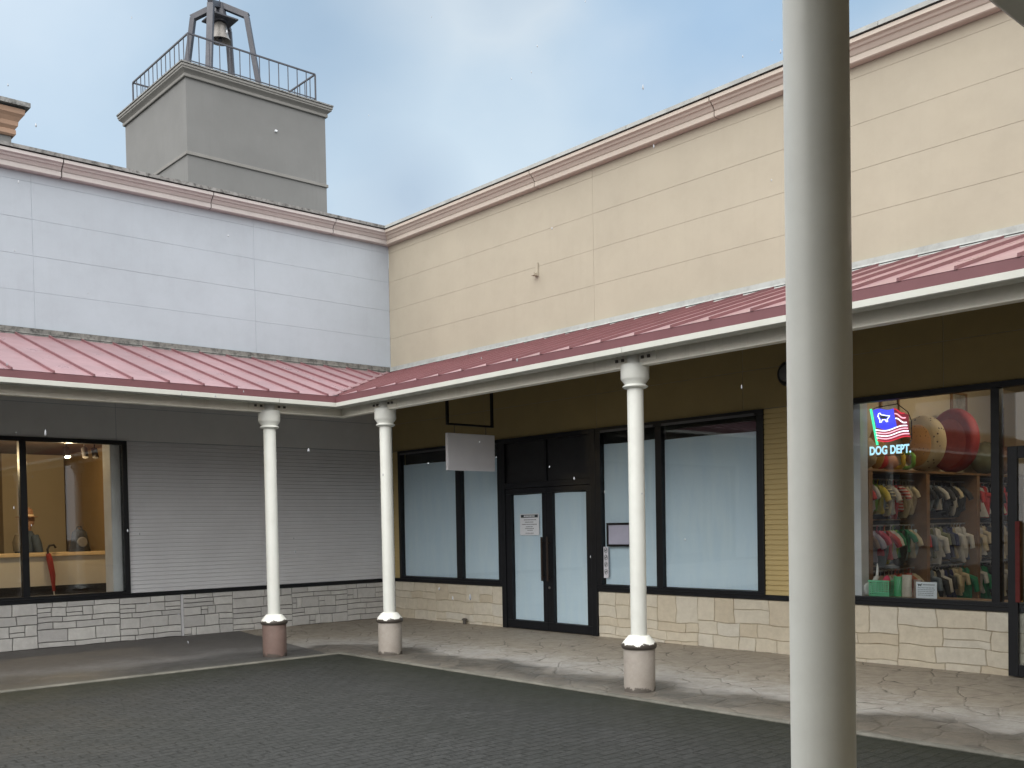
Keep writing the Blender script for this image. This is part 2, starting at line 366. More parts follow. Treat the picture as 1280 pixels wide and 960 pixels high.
# ------------------------------------------------------------------ facade pieces
def siding(mb, s0, s1, z0, z1, pitch=.0605):
    n = max(1, round((z1 - z0) / pitch)); h = (z1 - z0) / n
    pr = [(-.15, z0)]
    for i in range(n):
        z = z0 + i * h; pr += [(-.002, z), (.006, z + .004), (.004, z + h - .010), (-.008, z + h - .008), (-.008, z + h - .0005)]
    pr += [(-.15, z1)]
    mb.extrude(pr, s0, s1)
def courses(s0, s1, z0, z1, cream):
    """coursed stone with jogs: segments of differing course heights, staggered joints, some stones split in two"""
    out = []; segs = []; a = s0
    while a < s1 - 1e-6:
        b = a + (random.uniform(.9, 1.8) if cream else random.uniform(.7, 1.4))
        if s1 - b < .6: b = s1
        hs = []; z = z0
        while z < z1 - 1e-6:
            h = random.choice((.12, .17, .20, .24, .28)) if cream else random.choice((.075, .10, .13, .16, .18))
            if z1 - z - h < (.11 if cream else .07): h = z1 - z
            hs.append((z, z + h)); z += h
        segs.append((a, b, hs)); a = b
    for a, b, hs in segs:
        for c, d in hs:
            x = a; first = True
            while x < b - 1e-6:
                w = random.uniform(.22, .52) if cream else random.uniform(.2, .46)
                if b - x - w < .17: w = b - x
                r = random.random()
                if not cream and d - c > .12 and r < .35:
                    k = random.choice((.4, .5, .6)); m = c + (d - c) * k; q = w * random.uniform(.35, .65)
                    if r < .12: out += [(x, x + q, c, d), (x + q, x + w, c, m), (x + q, x + w, m, d)]
                    else: out += [(x, x + w, c, m), (x, x + w, m, d)]
                elif cream and d - c > .2 and r < .3:
                    m = c + (d - c) * random.uniform(.4, .6); out += [(x, x + w, c, m), (x, x + w, m, d)]
                else: out.append((x, x + w, c, d))
                x += w
    return out
def stone_base(T, s0, s1, parent, cream, name='stone_base'):
    """backing in mortar + stones, one mesh of two materials"""
    mb = MB(T); mb.mi = 1; mb.box(s0, -.18, -.14, s1, -.006 if cream else -.014, Z_ST - .002)
    mb.mi = 0; out = courses(s0, s1, -.13, Z_ST - .004, cream)
    gap = .0035 if cream else .0055
    for a, b, c, d in out:
        if b - a < .03: continue
        pts = []; K = 4
        for (x0, y0, x1, y1) in ((a + gap, c + gap, b - gap, c + gap), (b - gap, c + gap, b - gap, d - gap), (b - gap, d - gap, a + gap, d - gap), (a + gap, d - gap, a + gap, c + gap)):
            for i in range(K): pts.append((x0 + (x1 - x0) * i / K, y0 + (y1 - y0) * i / K))
        amp = .0075 if cream else .003
        def wob(x, y):
            k = 0 if (y < -.1 or y > Z_ST - .02) else 1
            ex = 0 if (abs(x - s0) < .02 or abs(x - s1) < .02) else 1
            return (x + ex * amp * (math.sin(x * 9.1 + y * 13) + .6 * math.sin(y * 31 + x * 3)), y + k * amp * (math.sin(x * 7.3 + 2.1) + .7 * math.sin(x * 17 + y * 5)))
        P = [wob(*q) for q in pts]; n = len(P); cx = sum(q[0] for q in P) / n; cy = sum(q[1] for q in P) / n
        pr = random.uniform(.004, .009) if cream else random.uniform(.006, .016); iv = .006 if cream else .008
        V = [(x, -.013, y) for x, y in P]; V += [(x, pr - .006, y) for x, y in P]
        for x, y in P:
            dx, dy = cx - x, cy - y; l = math.hypot(dx, dy) + 1e-6; V.append((x + dx / l * iv, pr, y + dy / l * iv))
        F = []
        for i in range(n):
            j = (i + 1) % n; F += [(i, j, n + j, n + i), (n + i, n + j, 2 * n + j, 2 * n + i)]
        F.append(tuple(range(2 * n, 3 * n))); mb.add(V, F)
    return mb.build(name, [M['stone_c'], M['mortar_c']] if cream else [M['stone_g'], M['mortar_g']], parent)
def wall_panels(T, s0, s1, verts, zs, parent, mat, jmat, name='wall'):
    mb = MB(T); mb.mi = 1; mb.box(s0, -.25, Z_WT, s1, -.004, 6.85)
    mb.mi = 0; ss = [s0] + [v for v in verts if s0 < v < s1] + [s1]
    for i in range(len(ss) - 1):
        for j in range(len(zs) - 1):
            a, b = ss[i], ss[i + 1]; gv = .0025
            mb.bbox(a + (gv if i else 0), -.02, zs[j] + .0015, b - (gv if i < len(ss) - 2 else 0), random.uniform(-.0008, .0008), zs[j + 1] - .0015, .0015)
    return mb.build(name, [mat, jmat], parent)
CORN = [(-.2, 6.602), (.085, 6.602), (.10, 6.612), (.10, 6.672), (.085, 6.680), (.10, 6.690), (.128, 6.733), (.15, 6.740), (.16, 6.758), (.165, 6.764), (.185, 6.772), (.20, 6.778), (.20, 6.822), (-.2, 6.822)]
GAPP = [(-.2, 6.823), (.16, 6.823), (.16, 6.847), (-.2, 6.847)]
CAP = [(-.24, 6.848), (.205, 6.848), (.22, 6.838), (.22, 6.888), (-.24, 6.893)]
def cornice(T, s0, s1, parent, mat, cmat, joints=(), m0=0, m1=0, capjoints=()):
    mb = MB(T); js = [s0] + list(joints) + [s1]
    for i in range(len(js) - 1):
        a = js[i] + (.008 if i else 0); b = js[i + 1] - (.008 if i < len(js) - 2 else 0)
        mb.extrude(CORN, a, b, m0 if i == 0 else 0, m1 if i == len(js) - 2 else 0)
    mb.build('cornice', mat, parent)
    mb = MB(T); mb.extrude(GAPP, s0, s1, m0, m1); mb.extrude([(-.19, 6.61), (.07, 6.61), (.07, 6.70), (.13, 6.75), (.16, 6.80), (-.19, 6.80)], s0, s1, m0, m1)
    mb.build('cornice_recess', M['black_gap'], parent)  # shadow line below the cap, painted black
    mb = MB(T); js = [s0] + list(capjoints) + [s1]
    for i in range(len(js) - 1):
        mb.extrude(CAP, js[i], js[i + 1] - (.006 if i < len(js) - 2 else 0), m0 if i == 0 else 0, m1 if i == len(js) - 2 else 0)
    mb.build('parapet_cap', cmat, parent)
def window(T, s0, s1, mulls, parent, z0=Z_ST, z1=Z_WT, pane=True, sill=.095, top=.06, side=.075, dripbar=True, bars=()):
    """frame mesh (part) with one glass pane (sub-part) per light"""
    mb = MB(T)
    mb.box(s0, -.08, z0, s1, .03, z0 + sill); mb.box(s0 + .003, -.06, z0 + sill * .5, s1 - .003, .045, z0 + sill * .5 + .012)
    mb.box(s0, -.08, z1 - top, s1, .03, z1)
    mb.box(s0, -.08, z0 + sill, s0 + side, .03, z1 - top); mb.box(s1 - side, -.08, z0 + sill, s1, .03, z1 - top)
    for a, b in mulls: mb.box(a, -.08, z0 + sill, b, .028, z1 - top)
    f = mb.build('window_frame', M['frame'], parent, bevel=.004)
    ed = [s0 + side] + [q for ab in mulls for q in ab] + [s1 - side]
    for i in range(0, len(ed), 2):
        g_ = MB(T); g_.box(ed[i] - .005, -.012, z0 + sill - .005, ed[i + 1] + .005, -.004, z1 - top + .005)
        g_.build('window_pane', M['glass'], f)
    if dripbar:
        for i in range(0, len(ed), 2):
            d_ = MB(T); d_.box(ed[i] + .02, .031, z1 - top - .012, ed[i + 1] - .02, .043, z1 - top + .02); d_.build('drip_bar', M['bar'], f)
    return f
M['bar'] = paint('grey_drip_bar', (.10, .10, .11), .5)
def room(parent, x0, x1, y0, y1, z1, wall, floor, ceil, open_side):
    mb = MB(); t = .08
    if open_side != 'x1': mb.box(x1, y0 - t, -.02, x1 + t, y1 + t, z1 + t)
    mb.box(x0 - t, y0 - t, -.02, x0, y1 + t, z1 + t)
    if open_side != 'y0': mb.box(x0 + .001, y0 - t, -.02, x1 - .001, y0, z1 + t)
    mb.box(x0 + .001, y1, -.02, x1 - .001, y1 + t, z1 + t)
    mb.build('interior_wall', wall, parent)
    mb = MB(); mb.box(x0, y0 + .001, -.02, x1, y1 - .001, .02); mb.build('interior_floor', floor, parent)
    mb = MB(); mb.box(x0, y0 + .002, z1, x1, y1 - .002, z1 + t); mb.build('interior_ceiling', ceil, parent)

ZS = [2.953, 3.437, 3.95, 4.46, 4.965, 5.463, 5.965, 6.478, 6.602]
# ------------------------------------------------------------------ white building (left)
bl = thing('shop_building', 'white upper wall shop building with grey siding and pale stone base, left of the corner', 'building', (0, -8, 0))
bl.location = (0, 0, 0)
SL = YS
vl = [2.62, 5.975, 9.3, 12.65, 16, 19.3, 22.6]
wall_panels(TL, 0, SL, vl, ZS[3:], bl, M['wall_white'], M['joint_pale'])
mb = MB(TL); mb.mi = 1; mb.box(0, -.25, Z_WT + .001, SL, -.012, 4.46); mb.mi = 0
for a, b in zip([0, 2.4, 4.9, 7.4, 9.9, 12.4, 16], [2.4, 4.9, 7.4, 9.9, 12.4, 16, SL]):
    for c, d in zip(ZS[:3], ZS[1:4]): mb.bbox(a + .003, -.02, c + .003, b - .003, 0, d - .003, .003)
mb.build('lower_panel', [M['panel_g'], M['joint']], bl)
cornice(TL, 0, SL, bl, M['cornice_l'], M['cap_dirty'], joints=(1.19, 3.375, 5.59, 7.8, 10, 12.2, 14.4, 16.6), m0=1, capjoints=(2.3, 4.4, 6.5, 8.6))
mb = MB(TL); siding(mb, 0, 4.757, Z_ST + .057, Z_WT - .001); mb.build('siding', M['siding_g'], bl)
mb = MB(TL); siding(mb, 10.2, SL, Z_ST + .057, Z_WT - .001); mb.build('siding', M['siding_g'], bl)
mb = MB(TL); mb.box(0, -.05, Z_ST, 4.757, .028, Z_ST + .056); mb.build('sill_strip', M['frame'], bl)
mb = MB(TL); mb.box(10.201, -.05, Z_ST, SL, .028, Z_ST + .056); mb.build('sill_strip', M['frame'], bl)
stone_base(TL, .0, 3.955, bl, False); stone_base(TL, 3.992, 10.4, bl, False)
mb = MB(TL); mb.box(3.956, -.1, -.13, 3.991, .012, Z_ST - .003); mb.build('joint_trim', M['pillar'], bl)
mb = MB(TL); mb.box(10.401, -.18, -.13, SL, 0, Z_ST - .003); mb.build('plain_base', M['stone_g'], bl)
window(TL, 4.758, 10.2, [(6.15, 6.24), (7.7, 7.79), (9.0, 9.09)], bl, dripbar=False)
room(bl, -5.6, -.26, -12.6, -3.95, 3.12, M['ply'], M['in_floor'], M['in_ceil'], 'x1')
mb = MB(); mb.box(-7.5, -YS, 6.2, -.26, 7.5, 6.3); mb.build('roof', M['cap_dirty'], bl)
mb = MB(); mb.box(-7.5, -YS, -.1, -7.3, 7.5, 6.8); mb.box(-7.3, 7.4, -.1, -.3, 7.5, 6.8); mb.build('rear_wall', M['wall_white'], bl)
# interior things of the white shop
mb = MB(); mb.box(-.40, -4.965, .02, -.10, -4.62, 3.1); mb.build('interior_pillar', M['pillar'], bl)
mb = MB(); mb.box(-5.59, -5.1, .02, -5.2, -4.0, 3.1); mb.build('wall_pier', M['in_cream'], bl)
ct = thing('counter', 'long shop counter with pale wood top behind the lit window', 'counter', (-2.7, -8, 0.02))
mb = MB(); mb.box(-.18, -4.4, .73, .18, 4.03, 1.215); mb.build('front_panel', M['counter'], ct)
mb = MB(); mb.box(-.2, -4.42, 1.216, .22, 4.04, 1.275); mb.build('counter_top', M['palewood'], ct, bevel=.004)
mb = MB(); mb.box(-.16, -4.4, 0, .14, 4.03, .728); mb.build('plinth', M['blackfab'], ct)
# mannequin with hat and denim jacket
mq = thing('mannequin', 'mannequin in blue denim jacket and brimmed hat behind the counter', 'mannequin', (-3.15, -5.27, .02), R_(20))
denim = solid('blue_denim', (.035, .055, .085)); skin = solid('mannequin_plaster', (.26, .15, .10)); straw = solid('tan_straw_hat', (.30, .16, .09)); band = solid('white_hat_band', (.75, .6, .4)); blk = M['blackfab']
mb = MB(); mb.loft([(0, 0, 1.60, .05, .055), (0, .005, 1.70, .06, .065), (0, .03, 1.76, .085, .09), (0, .03, 1.86, .085, .1), (0, .01, 1.94, .06, .075)], 16)
mb.loft([(0, 0, .85, .12, .1), (0, 0, 1.0, .14, .1), (0, 0, 1.3, .16, .11), (0, 0, 1.58, .1, .06)], 16); mb.lathe([(.03, 0), (.03, .86)]); mb.lathe([(.2, 0), (.2, .02)])
mb.loft([(0, .115, 1.80, .018, .02), (0, .13, 1.815, .015, .02), (0, .115, 1.845, .01, .015)], 8)
mb.build('body', skin, mq, smooth=60)
mb = MB(); mb.loft([(0, 0, .95, .18, .13), (0, 0, 1.15, .185, .135), (0, 0, 1.38, .205, .14), (0, 0, 1.53, .20, .12), (0, 0, 1.60, .11, .085), (0, 0, 1.64, .075, .075)], 20)
for sx in (-1, 1): mb.tube([(sx * .19, 0, 1.55), (sx * .25, .0, 1.42), (sx * .28, .03, 1.2), (sx * .25, .14, 1.02)], [.065, .07, .06, .05], 10)
mb.build('denim_jacket', denim, mq, smooth=60)
mb = MB(); mb.lathe([(.175, 1.868), (.175, 1.876), (.105, 1.885), (.1, 1.93), (.088, 2.0), (.05, 2.03), (.0, 2.02)], n=24); ht = mb.build('hat', straw, mq, smooth=50)
mb = MB(); mb.lathe([(.112, 1.886), (.110, 1.915)], n=24); mb.build('hat_band', band, ht)
mb = MB(); mb.loft([(0, -.16, 1.3, .13, .06), (0, -.17, 1.45, .13, .07), (0, -.15, 1.58, .09, .05)], 12)
tag(mb.build('shoulder_bag', solid('grey_canvas', (.2, .17, .12)), mq, smooth=50))
# bag, umbrella, board, track spots
bg = thing('backpack', 'black backpack with round grey front standing on the counter', 'backpack', (-2.62, -4.6, 1.296), R_(8))
mb = MB(); mb.loft([(0, 0, 0, .10, .19), (0, 0, .06, .11, .17), (0, 0, .22, .10, .14), (0, 0, .33, .08, .12), (0, 0, .375, .03, .06)], 18); mb.build('body', blk, bg, smooth=50)
mb = MB(lambda a, b, c: (c, a, b)); mb.lathe([(.0, .115), (.075, .118), (.085, .105), (.085, .08)], c=(0, .16, 0), n=20); mb.build('front_pocket', solid('grey_pocket', (.2, .18, .16)), bg, smooth=50)
mb = MB(); mb.tube([(0, -.05, .35), (0, -.03, .42), (0, .03, .42), (0, .05, .35)], .012); mb.build('handle', blk, bg)
um = thing('umbrella', 'red folded umbrella with black hooked handle leaning on the counter', 'umbrella', (-2.44, -5.12, .62))
mb = MB(); mb.tube([(.0, .03, .04), (0, .02, .3), (0, -.02, .56), (0, -.04, .66)], [.02, .045, .05, .035], 10); mb.build('canopy', solid('red_umbrella_cloth', (.30, .025, .02)), um, smooth=50)
mb = MB(); mb.tube([(0, -.04, .64), (0, -.05, .73), (-.0, -.02, .79), (0, .05, .80), (0, .08, .75)], .018, 8); mb.build('handle', blk, um, smooth=50)
mb = MB(); mb.tube([(0, .03, .06), (0, .035, -.05)], .01); mb.build('tip', M['counter'], um)
pb = thing('wall_board', 'dark brown wooden board on the ochre shop wall behind the bag', 'board', (-5.56, -4.05, 1.72))
mb = MB(); mb.box(-.03, -.33, -.15, 0.0, .33, .15); mb.build('panel', M['wood'], pb); mb = MB(); mb.box(-.03, -.36, -.18, .01, .36, -.151); mb.box(-.03, -.36, .151, .01, .36, .18); mb.build('board_frame', M['blackfab'], pb)
pc = thing('wall_cabinet', 'dark wooden cabinet on the shop wall behind the hatted mannequin', 'cabinet', (-5.4, -6.9, 1.3))
mb = MB(); mb.box(-.18, -.6, 0, .15, .75, 1.2); mb.build('body', M['wood'], pc); mb = MB(); mb.box(.151, -.56, .04, .165, .06, 1.16); mb.box(.151, .09, .04, .165, .71, 1.16); mb.build('door', M['wood'], pc)
sh = tag(MB().build('wall_shelf', M['wood']), 'thin wooden wall shelf above the far end of the counter', 'shelf')
mb = MB(); mb.box(-5.6, -4.9, 1.52, -5.3, -3.96, 1.56); tmp = mb.build('tmp', M['wood']); sh.data = tmp.data; bpy.data.objects.remove(tmp)
tk = thing('track_rail', 'black track rail under the shop ceiling behind the left window', 'track', (-1.9, -6.35, 3.02)); mb = MB(); mb.box(-.02, -3.0, 0.03, .02, 1.9, .07); mb.build('rail', blk, tk)
bulb = glow('warm_lamp', (1, .78, .45), 22)
def spot(y, label, lit):
    t = thing('track_spotlight', label, 'spotlight', (-1.9, y, 3.0), 0, 'spotlights on the shop ceiling track')
    mb = MB(); mb.tube([(0, 0, .05), (0, 0, -.04)], .012); mb.build('stem', blk, t)
    mb = MB(); mb.tube([(-.02, 0, -.02), (.05, 0, -.17)], [.045, .05], 14); mb.build('lamp_body', blk, t)
    mb = MB(); mb.tube([(.0505, 0, -.171), (.052, 0, -.175)], .043, 14); mb.build('lens', bulb if lit else M['bell'], t)
    if lit:
        l = bpy.data.lights.new('spotlight_lamp', 'POINT'); l.energy = lit; l.color = (1, .74, .42); l.shadow_soft_size = .05
        lo = bpy.data.objects.new('spotlight_lamp', l); COL.objects.link(lo); lo.parent = t; lo.location = (.09, 0, -.27)
spot(-4.72, 'black ceiling spotlight on the left of the close pair near the window pillar', 0); spot(-4.56, 'black ceiling spotlight nearest the window pillar, right of the close pair', 0)
spot(-5.0, 'lit ceiling spotlight glowing white at the top of the left shop window', 38); spot(-6.9, 'lit ceiling spotlight above the cabinet behind the hatted mannequin', 46)

# ------------------------------------------------------------------ cream building (right)
br = thing('shop_building', 'cream upper wall shop building with covered windows and a pet clothing shop', 'building', (0, 0, 0))
wall_panels(TR, 0, XE, [5.02, 8.4, 11.78, 15.1], ZS[3:], br, M['wall_cream'], M['joint_cream'])
mb = MB(TR); mb.mi = 1; mb.box(0, -.25, Z_WT + .001, XE, -.012, 4.46); mb.mi = 0
for a, b in zip([0, 2.55, 5.02, 7.5, 10, 12.5], [2.55, 5.02, 7.5, 10, 12.5, XE]):
    for c, d in zip(ZS[:3], ZS[1:4]): mb.bbox(a + .003, -.02, c + .003, b - .003, 0, d - .003, .003)
mb.build('lower_panel', [M['panel_o'], M['joint']], br)
cornice(TR, 0, XE, br, M['cornice_r'], M['cap_clean'], joints=(3.93, 7.2, 10.9, 13.5), m0=1, capjoints=(3.1, 5.86, 8.6, 9.43, 10.2, 12.7))
for a, b in ((0, .183), (7.802, 8.699), (12.91, XE)):
    mb = MB(TR); siding(mb, a, b, Z_ST + .057, Z_WT - .001); mb.build('siding', M['siding_o'], br)
    mb = MB(TR); mb.box(a, -.05, Z_ST, b, .028, Z_ST + .056); mb.build('sill_strip', M['frame'], br)
stone_base(TR, 0.0, 2.958, br, True); stone_base(TR, 5.012, 11.80, br, True); stone_base(TR, 12.91, XE, br, True)
window(TR, .184, 2.957, [(1.82, 1.96)], br)
window(TR, 5.013, 7.801, [(6.11, 6.215)], br, side=.095)
window(TR, 8.70, 11.80, [(10.49, 10.575)], br, side=.06, dripbar=False)
# double door of the empty shop
df = MB(TR); df.box(2.958, -.08, 0, 3.06, .035, 2.95); df.box(4.91, -.08, 0, 5.012, .035, 2.95); df.box(3.061, -.08, 2.88, 4.909, .035, 2.95); df.box(3.061, -.08, 2.17, 4.909, .033, 2.26)
dfo = df.build('door_frame', M['frame'], br, bevel=.004)
mb = MB(TR); mb.box(3.061, -.02, 2.261, 4.909, -.005, 2.879); mb.build('transom_panel', M['dark_panel'], dfo)
mb = MB(TR); mb.box(3.96, -.018, 2.261, 4.0, .02, 2.879); mb.build('transom_bar', M['frame'], dfo)
for a, b, hs in ((3.065, 3.984, 3.925), (3.99, 4.905, 4.045)):
    mb = MB(TR); st = .125; mb.box(a, -.06, .012, b, .02, .135); mb.box(a, -.06, 2.085, b, .02, 2.165); mb.box(a, -.06, .136, a + st, .02, 2.084); mb.box(b - (st - .03), -.06, .136, b, .02, 2.084)
    dl = mb.build('door', M['frame'], br, bevel=.003)
    mb = MB(TR); mb.box(a + st - .005, -.024, .13, b - st + .035, -.016, 2.09); mb.build('door_pane', M['glass'], dl)
    mb = MB(TR); mb.tube([(hs, .075, .76), (hs, .075, 1.42)], .017, 10)
    for z in (.82, 1.33): mb.tube([(hs, .0, z), (hs, .075, z)], .01, 8)
    mb.build('door_handle', paint('dark_bronze_handle', (.05, .035, .028), .35, metal=.5), dl)
mb = MB(TR); mb.tube([(4.03, .019, .66), (4.03, .032, .66)], .018, 12); mb.build('lock', M['bell'], dfo)
# rooms behind
room(br, .02, 7.95, .12, 5.6, 3.1, M['blackfab'], M['in_floor'], M['blackfab'], 'y0')
room(br, 8.16, 13.2, .12, 6.5, 3.6, M['in_cream'], M['in_floor'], M['in_ceil_w'], 'y0')
mb = MB(); mb.box(-7.2, .3, 6.2, XE, 7.4, 6.299); mb.build('roof', M['cap_dirty'], br)
mb = MB(); mb.box(-.3, 7.401, -.1, XE + 3, 7.5, 6.8); mb.build('rear_wall', M['wall_cream'], br)
# sliding door of the pet shop
mb = MB(TR); mb.box(11.801, -.08, 2.40, 12.909, .035, 2.95); mb.box(12.84, -.08, 0, 12.909, .035, 2.399); mb.build('door_header', M['frame'], br)
mb2 = MB(TR); a, b = 10.672, 11.78
mb2.box(a, .04, .012, a + .095, .08, 2.29); mb2.box(b - .095, .04, .012, b, .08, 2.29); mb2.box(a + .096, .04, 2.17, b - .096, .08, 2.29); mb2.box(a + .096, .04, .012, b - .096, .08, .13)
dl = mb2.build('sliding_door', M['frame'], br, bevel=.003)
mb = MB(TR); mb.box(a + .09, .056, .125, b - .09, .064, 2.175); mb.build('door_pane', M['glass'], dl)
mb = MB(TR); mb.box(a + .08, .081, .75, a + .12, .10, 1.55); mb.build('door_handle', solid('dark_red_handle', (.12, .012, .01)), dl)
mb2 = MB(TR); a, b = 11.805, 12.838
mb2.box(a, -.02, .012, a + .095, .02, 2.399); mb2.box(b - .095, -.02, .012, b, .02, 2.399); mb2.box(a + .096, -.02, 2.27, b - .096, .02, 2.399); mb2.box(a + .096, -.02, .012, b - .096, .02, .13)
dl = mb2.build('sliding_door', M['frame'], br, bevel=.003); mb = MB(TR); mb.box(a + .09, -.004, .125, b - .09, .004, 2.275); mb.build('door_pane', M['glass'], dl)

# white papers inside the glass (one sheet per light)
def sheet(s0, s1, z0, z1, label, p=-.045, name='paper_sheet'):
    nx, nz = 14, 26; mb = MB(TR); pts = []; F = []
    for j in range(nz + 1):
        for i in range(nx + 1):
            u, w_ = i / nx, j / nz
            pp = p + .003 * math.sin(u * 5 + w_ * 4 + s0) + random.uniform(-.0009, .0009)
            zt = z1 + .004 * math.sin(u * 5 + s0 * 3)
            pts.append((s0 + (s1 - s0) * u + .006 * math.sin(w_ * 8 + s0) * (1 if 0 < i < nx else 0), pp, z0 + (zt - z0) * w_))
    for j in range(nz):
        for i in range(nx): k = j * (nx + 1) + i; F.append((k, k + 1, k + nx + 2, k + nx + 1))
    mb.add(pts, F); o = mb.build(name, M['paper'], smooth=True)
    return tag(o, label, 'window paper', 'white papers covering the empty shop glass')
sheet(.27, 1.815, .745, 2.70, 'white paper covering the pane nearest the corner of the two walls')
sheet(1.965, 2.88, .745, 2.70, 'white paper covering the narrow pane behind the hanging sign')
sheet(3.20, 3.895, .14, 2.07, 'white paper inside the door leaf that carries the notice', -.035)
sheet(4.12, 4.80, .14, 2.07, 'creased white paper inside the door leaf without a notice', -.035)
sheet(5.12, 6.105, .745, 2.72, 'white paper covering the pane with the small framed poster')
sheet(6.22, 7.70, .745, 2.70, 'white paper covering the widest pane, right of the front white column')
# notice on the door
nt_ = thing('door_notice', 'white closure notice with a dark heading taped to the left door leaf', 'notice', (3.575, .0135, 1.61))
mb = MB(); mb.box(-.215, -.004, -.165, .215, -.001, .165); mb.build('sheet', M['print'], nt_)
mb = MB(); mb.box(-.19, -.006, .105, .19, -.0045, .15); hd = mb.build('heading_band', M['ink'], nt_)
mb = MB(); x = -.12
while x < .12:
    w_ = random.uniform(.012, .03); mb.box(x, -.008, .117, x + w_, -.0065, .139); x += w_ + .008
mb.build('heading_text', M['print'], hd)
mb = MB()
for z, x0, x1 in ((.065, -.12, .14), (.03, -.1, .08), (-.005, -.17, .15), (-.04, -.08, .07), (-.068, -.1, .1), (-.095, -.05, .05), (-.14, -.09, .07)):
    x = x0
    while x < x1:
        w_ = random.uniform(.008, .03); mb.box(x, -.0055, z, x + w_, -.0045, z + .013); x += w_ + .007
mb.build('lettering', M['grey_ink'], nt_)
# framed poster on paper + sticker strip
pf = thing('poster_frame', 'empty black framed poster holder on the paper covered pane', 'poster frame', (5.41, -.005, 1.445))
mb = MB()
mb.box(-.20, -.025, -.165, .25, 0, -.135); mb.box(-.20, -.025, .135, .25, 0, .165); mb.box(-.20, -.025, -.134, -.172, 0, .134); mb.box(.222, -.025, -.134, .25, 0, .134); mb.build('frame', M['frame'], pf)
mb = MB(); mb.box(-.171, -.012, -.134, .221, -.004, .134); mb.build('blank_card', paint('lilac_grey_card', (.46, .46, .58), .6), pf)
stp = thing('sticker_strip', 'narrow strip of round prohibition symbols on the glass beside the door', 'sticker', (5.165, .003, 1.06))
mb = MB(); mb.box(-.045, -.003, -.225, .045, -.001, .215); mb.build('strip', paint('pale_sticker', (.66, .66, .72), .6), stp)
for i, z in enumerate((.165, .065, -.035, -.135)):
    mb = MB(); cc = [(.026 * math.cos(t_ * math.pi / 9), -.004, z + .036 * math.sin(t_ * math.pi / 9)) for t_ in range(18)]
    mb.tube(cc, .0035, 5, closed=True); mb.tube([cc[2], cc[11]], .0035, 5)
    if i == 0: mb.box(-.012, -.005, z - .01, .012, -.004, z + .008)
    elif i == 1: mb.box(-.014, -.005, z - .004, .014, -.004, z + .004)
    elif i == 2: mb.box(-.008, -.005, z - .016, .008, -.004, z + .016)
    else: mb.box(-.012, -.005, z - .012, -.003, -.004, z + .012); mb.box(.003, -.005, z - .012, .012, -.004, z + .012)
    mb.build('symbol', M['ink'], stp)
mb = MB(); z = .2
while z > -.2:
    mb.box(.058, -.004, z - .012, .066, -.001, z); z -= .018
mb.build('lettering', M['grey_ink'], stp)
# pipe stub, round lamp, small bracket
ps = thing('pipe_stub', 'small dark pipe stub at the foot of the cream stone wall', 'pipe', (2.06, -.08, 0)); mb = MB(); mb.lathe([(.03, -.02), (.03, .06), (.045, .062), (.045, .085), (.02, .095)]); mb.build('pipe', M['bolt'], ps)
wl = thing('wall_lamp', 'round black wall lamp above the ochre siding, half behind the big column', 'wall lamp', (8.17, 0, 3.33))
Ty = lambda a, b, c: (a, -c, b)
mb = MB(Ty); mb.lathe([(.15, 0), (.15, .04), (.125, .075), (.0, .08)], n=28); mb.build('housing', M['frame'], wl, smooth=40)
mb = MB(Ty); mb.lathe([(.10, .0812), (.085, .10), (.0, .112)], n=28); mb.build('lens', paint('grey_lens', (.12, .12, .13), .2), wl, smooth=40)
bk = thing('wall_bracket', 'small cream angle bracket fixed high on the cream wall', 'bracket', (3.86, 0, 5.36))
mb = MB(); mb.box(-.028, -.022, .0, .028, -.002, .16); mb.build('back_plate', M['wall_cream'], bk, bevel=.003)
mb = MB(); mb.box(-.035, -.10, -.04, .035, -.003, -.002); mb.build('arm', M['wall_cream'], bk, bevel=.003)
# hanging sign (blank) from the canopy
hs = thing('hanging_sign', 'blank white square sign hanging from a black bracket under the canopy', 'hanging sign', (3.4, -.98, 0))
mb = MB(); mb.box(-.03, -.445, 2.415, .03, .445, 2.955); mb.build('panel', M['sign'], hs, bevel=.006)
mb = MB(); w_ = .028
mb.box(-w_ / 2, -.445, 3.10, w_ / 2, -.445 + w_ * 1.5, 3.79); mb.box(-w_ / 2, .445 - w_ * 1.5, 3.10, w_ / 2, .445, 4.08); mb.box(-w_ / 2, -.445, 3.07, w_ / 2, .445, 3.099); mb.build('bracket', M['frame'], hs)
for y in (-.3, .3):
    mb = MB(); mb.tube([(0, y, 2.95), (0, y, 3.08)], .006); mb.build('hanger', M['bolt'], hs)

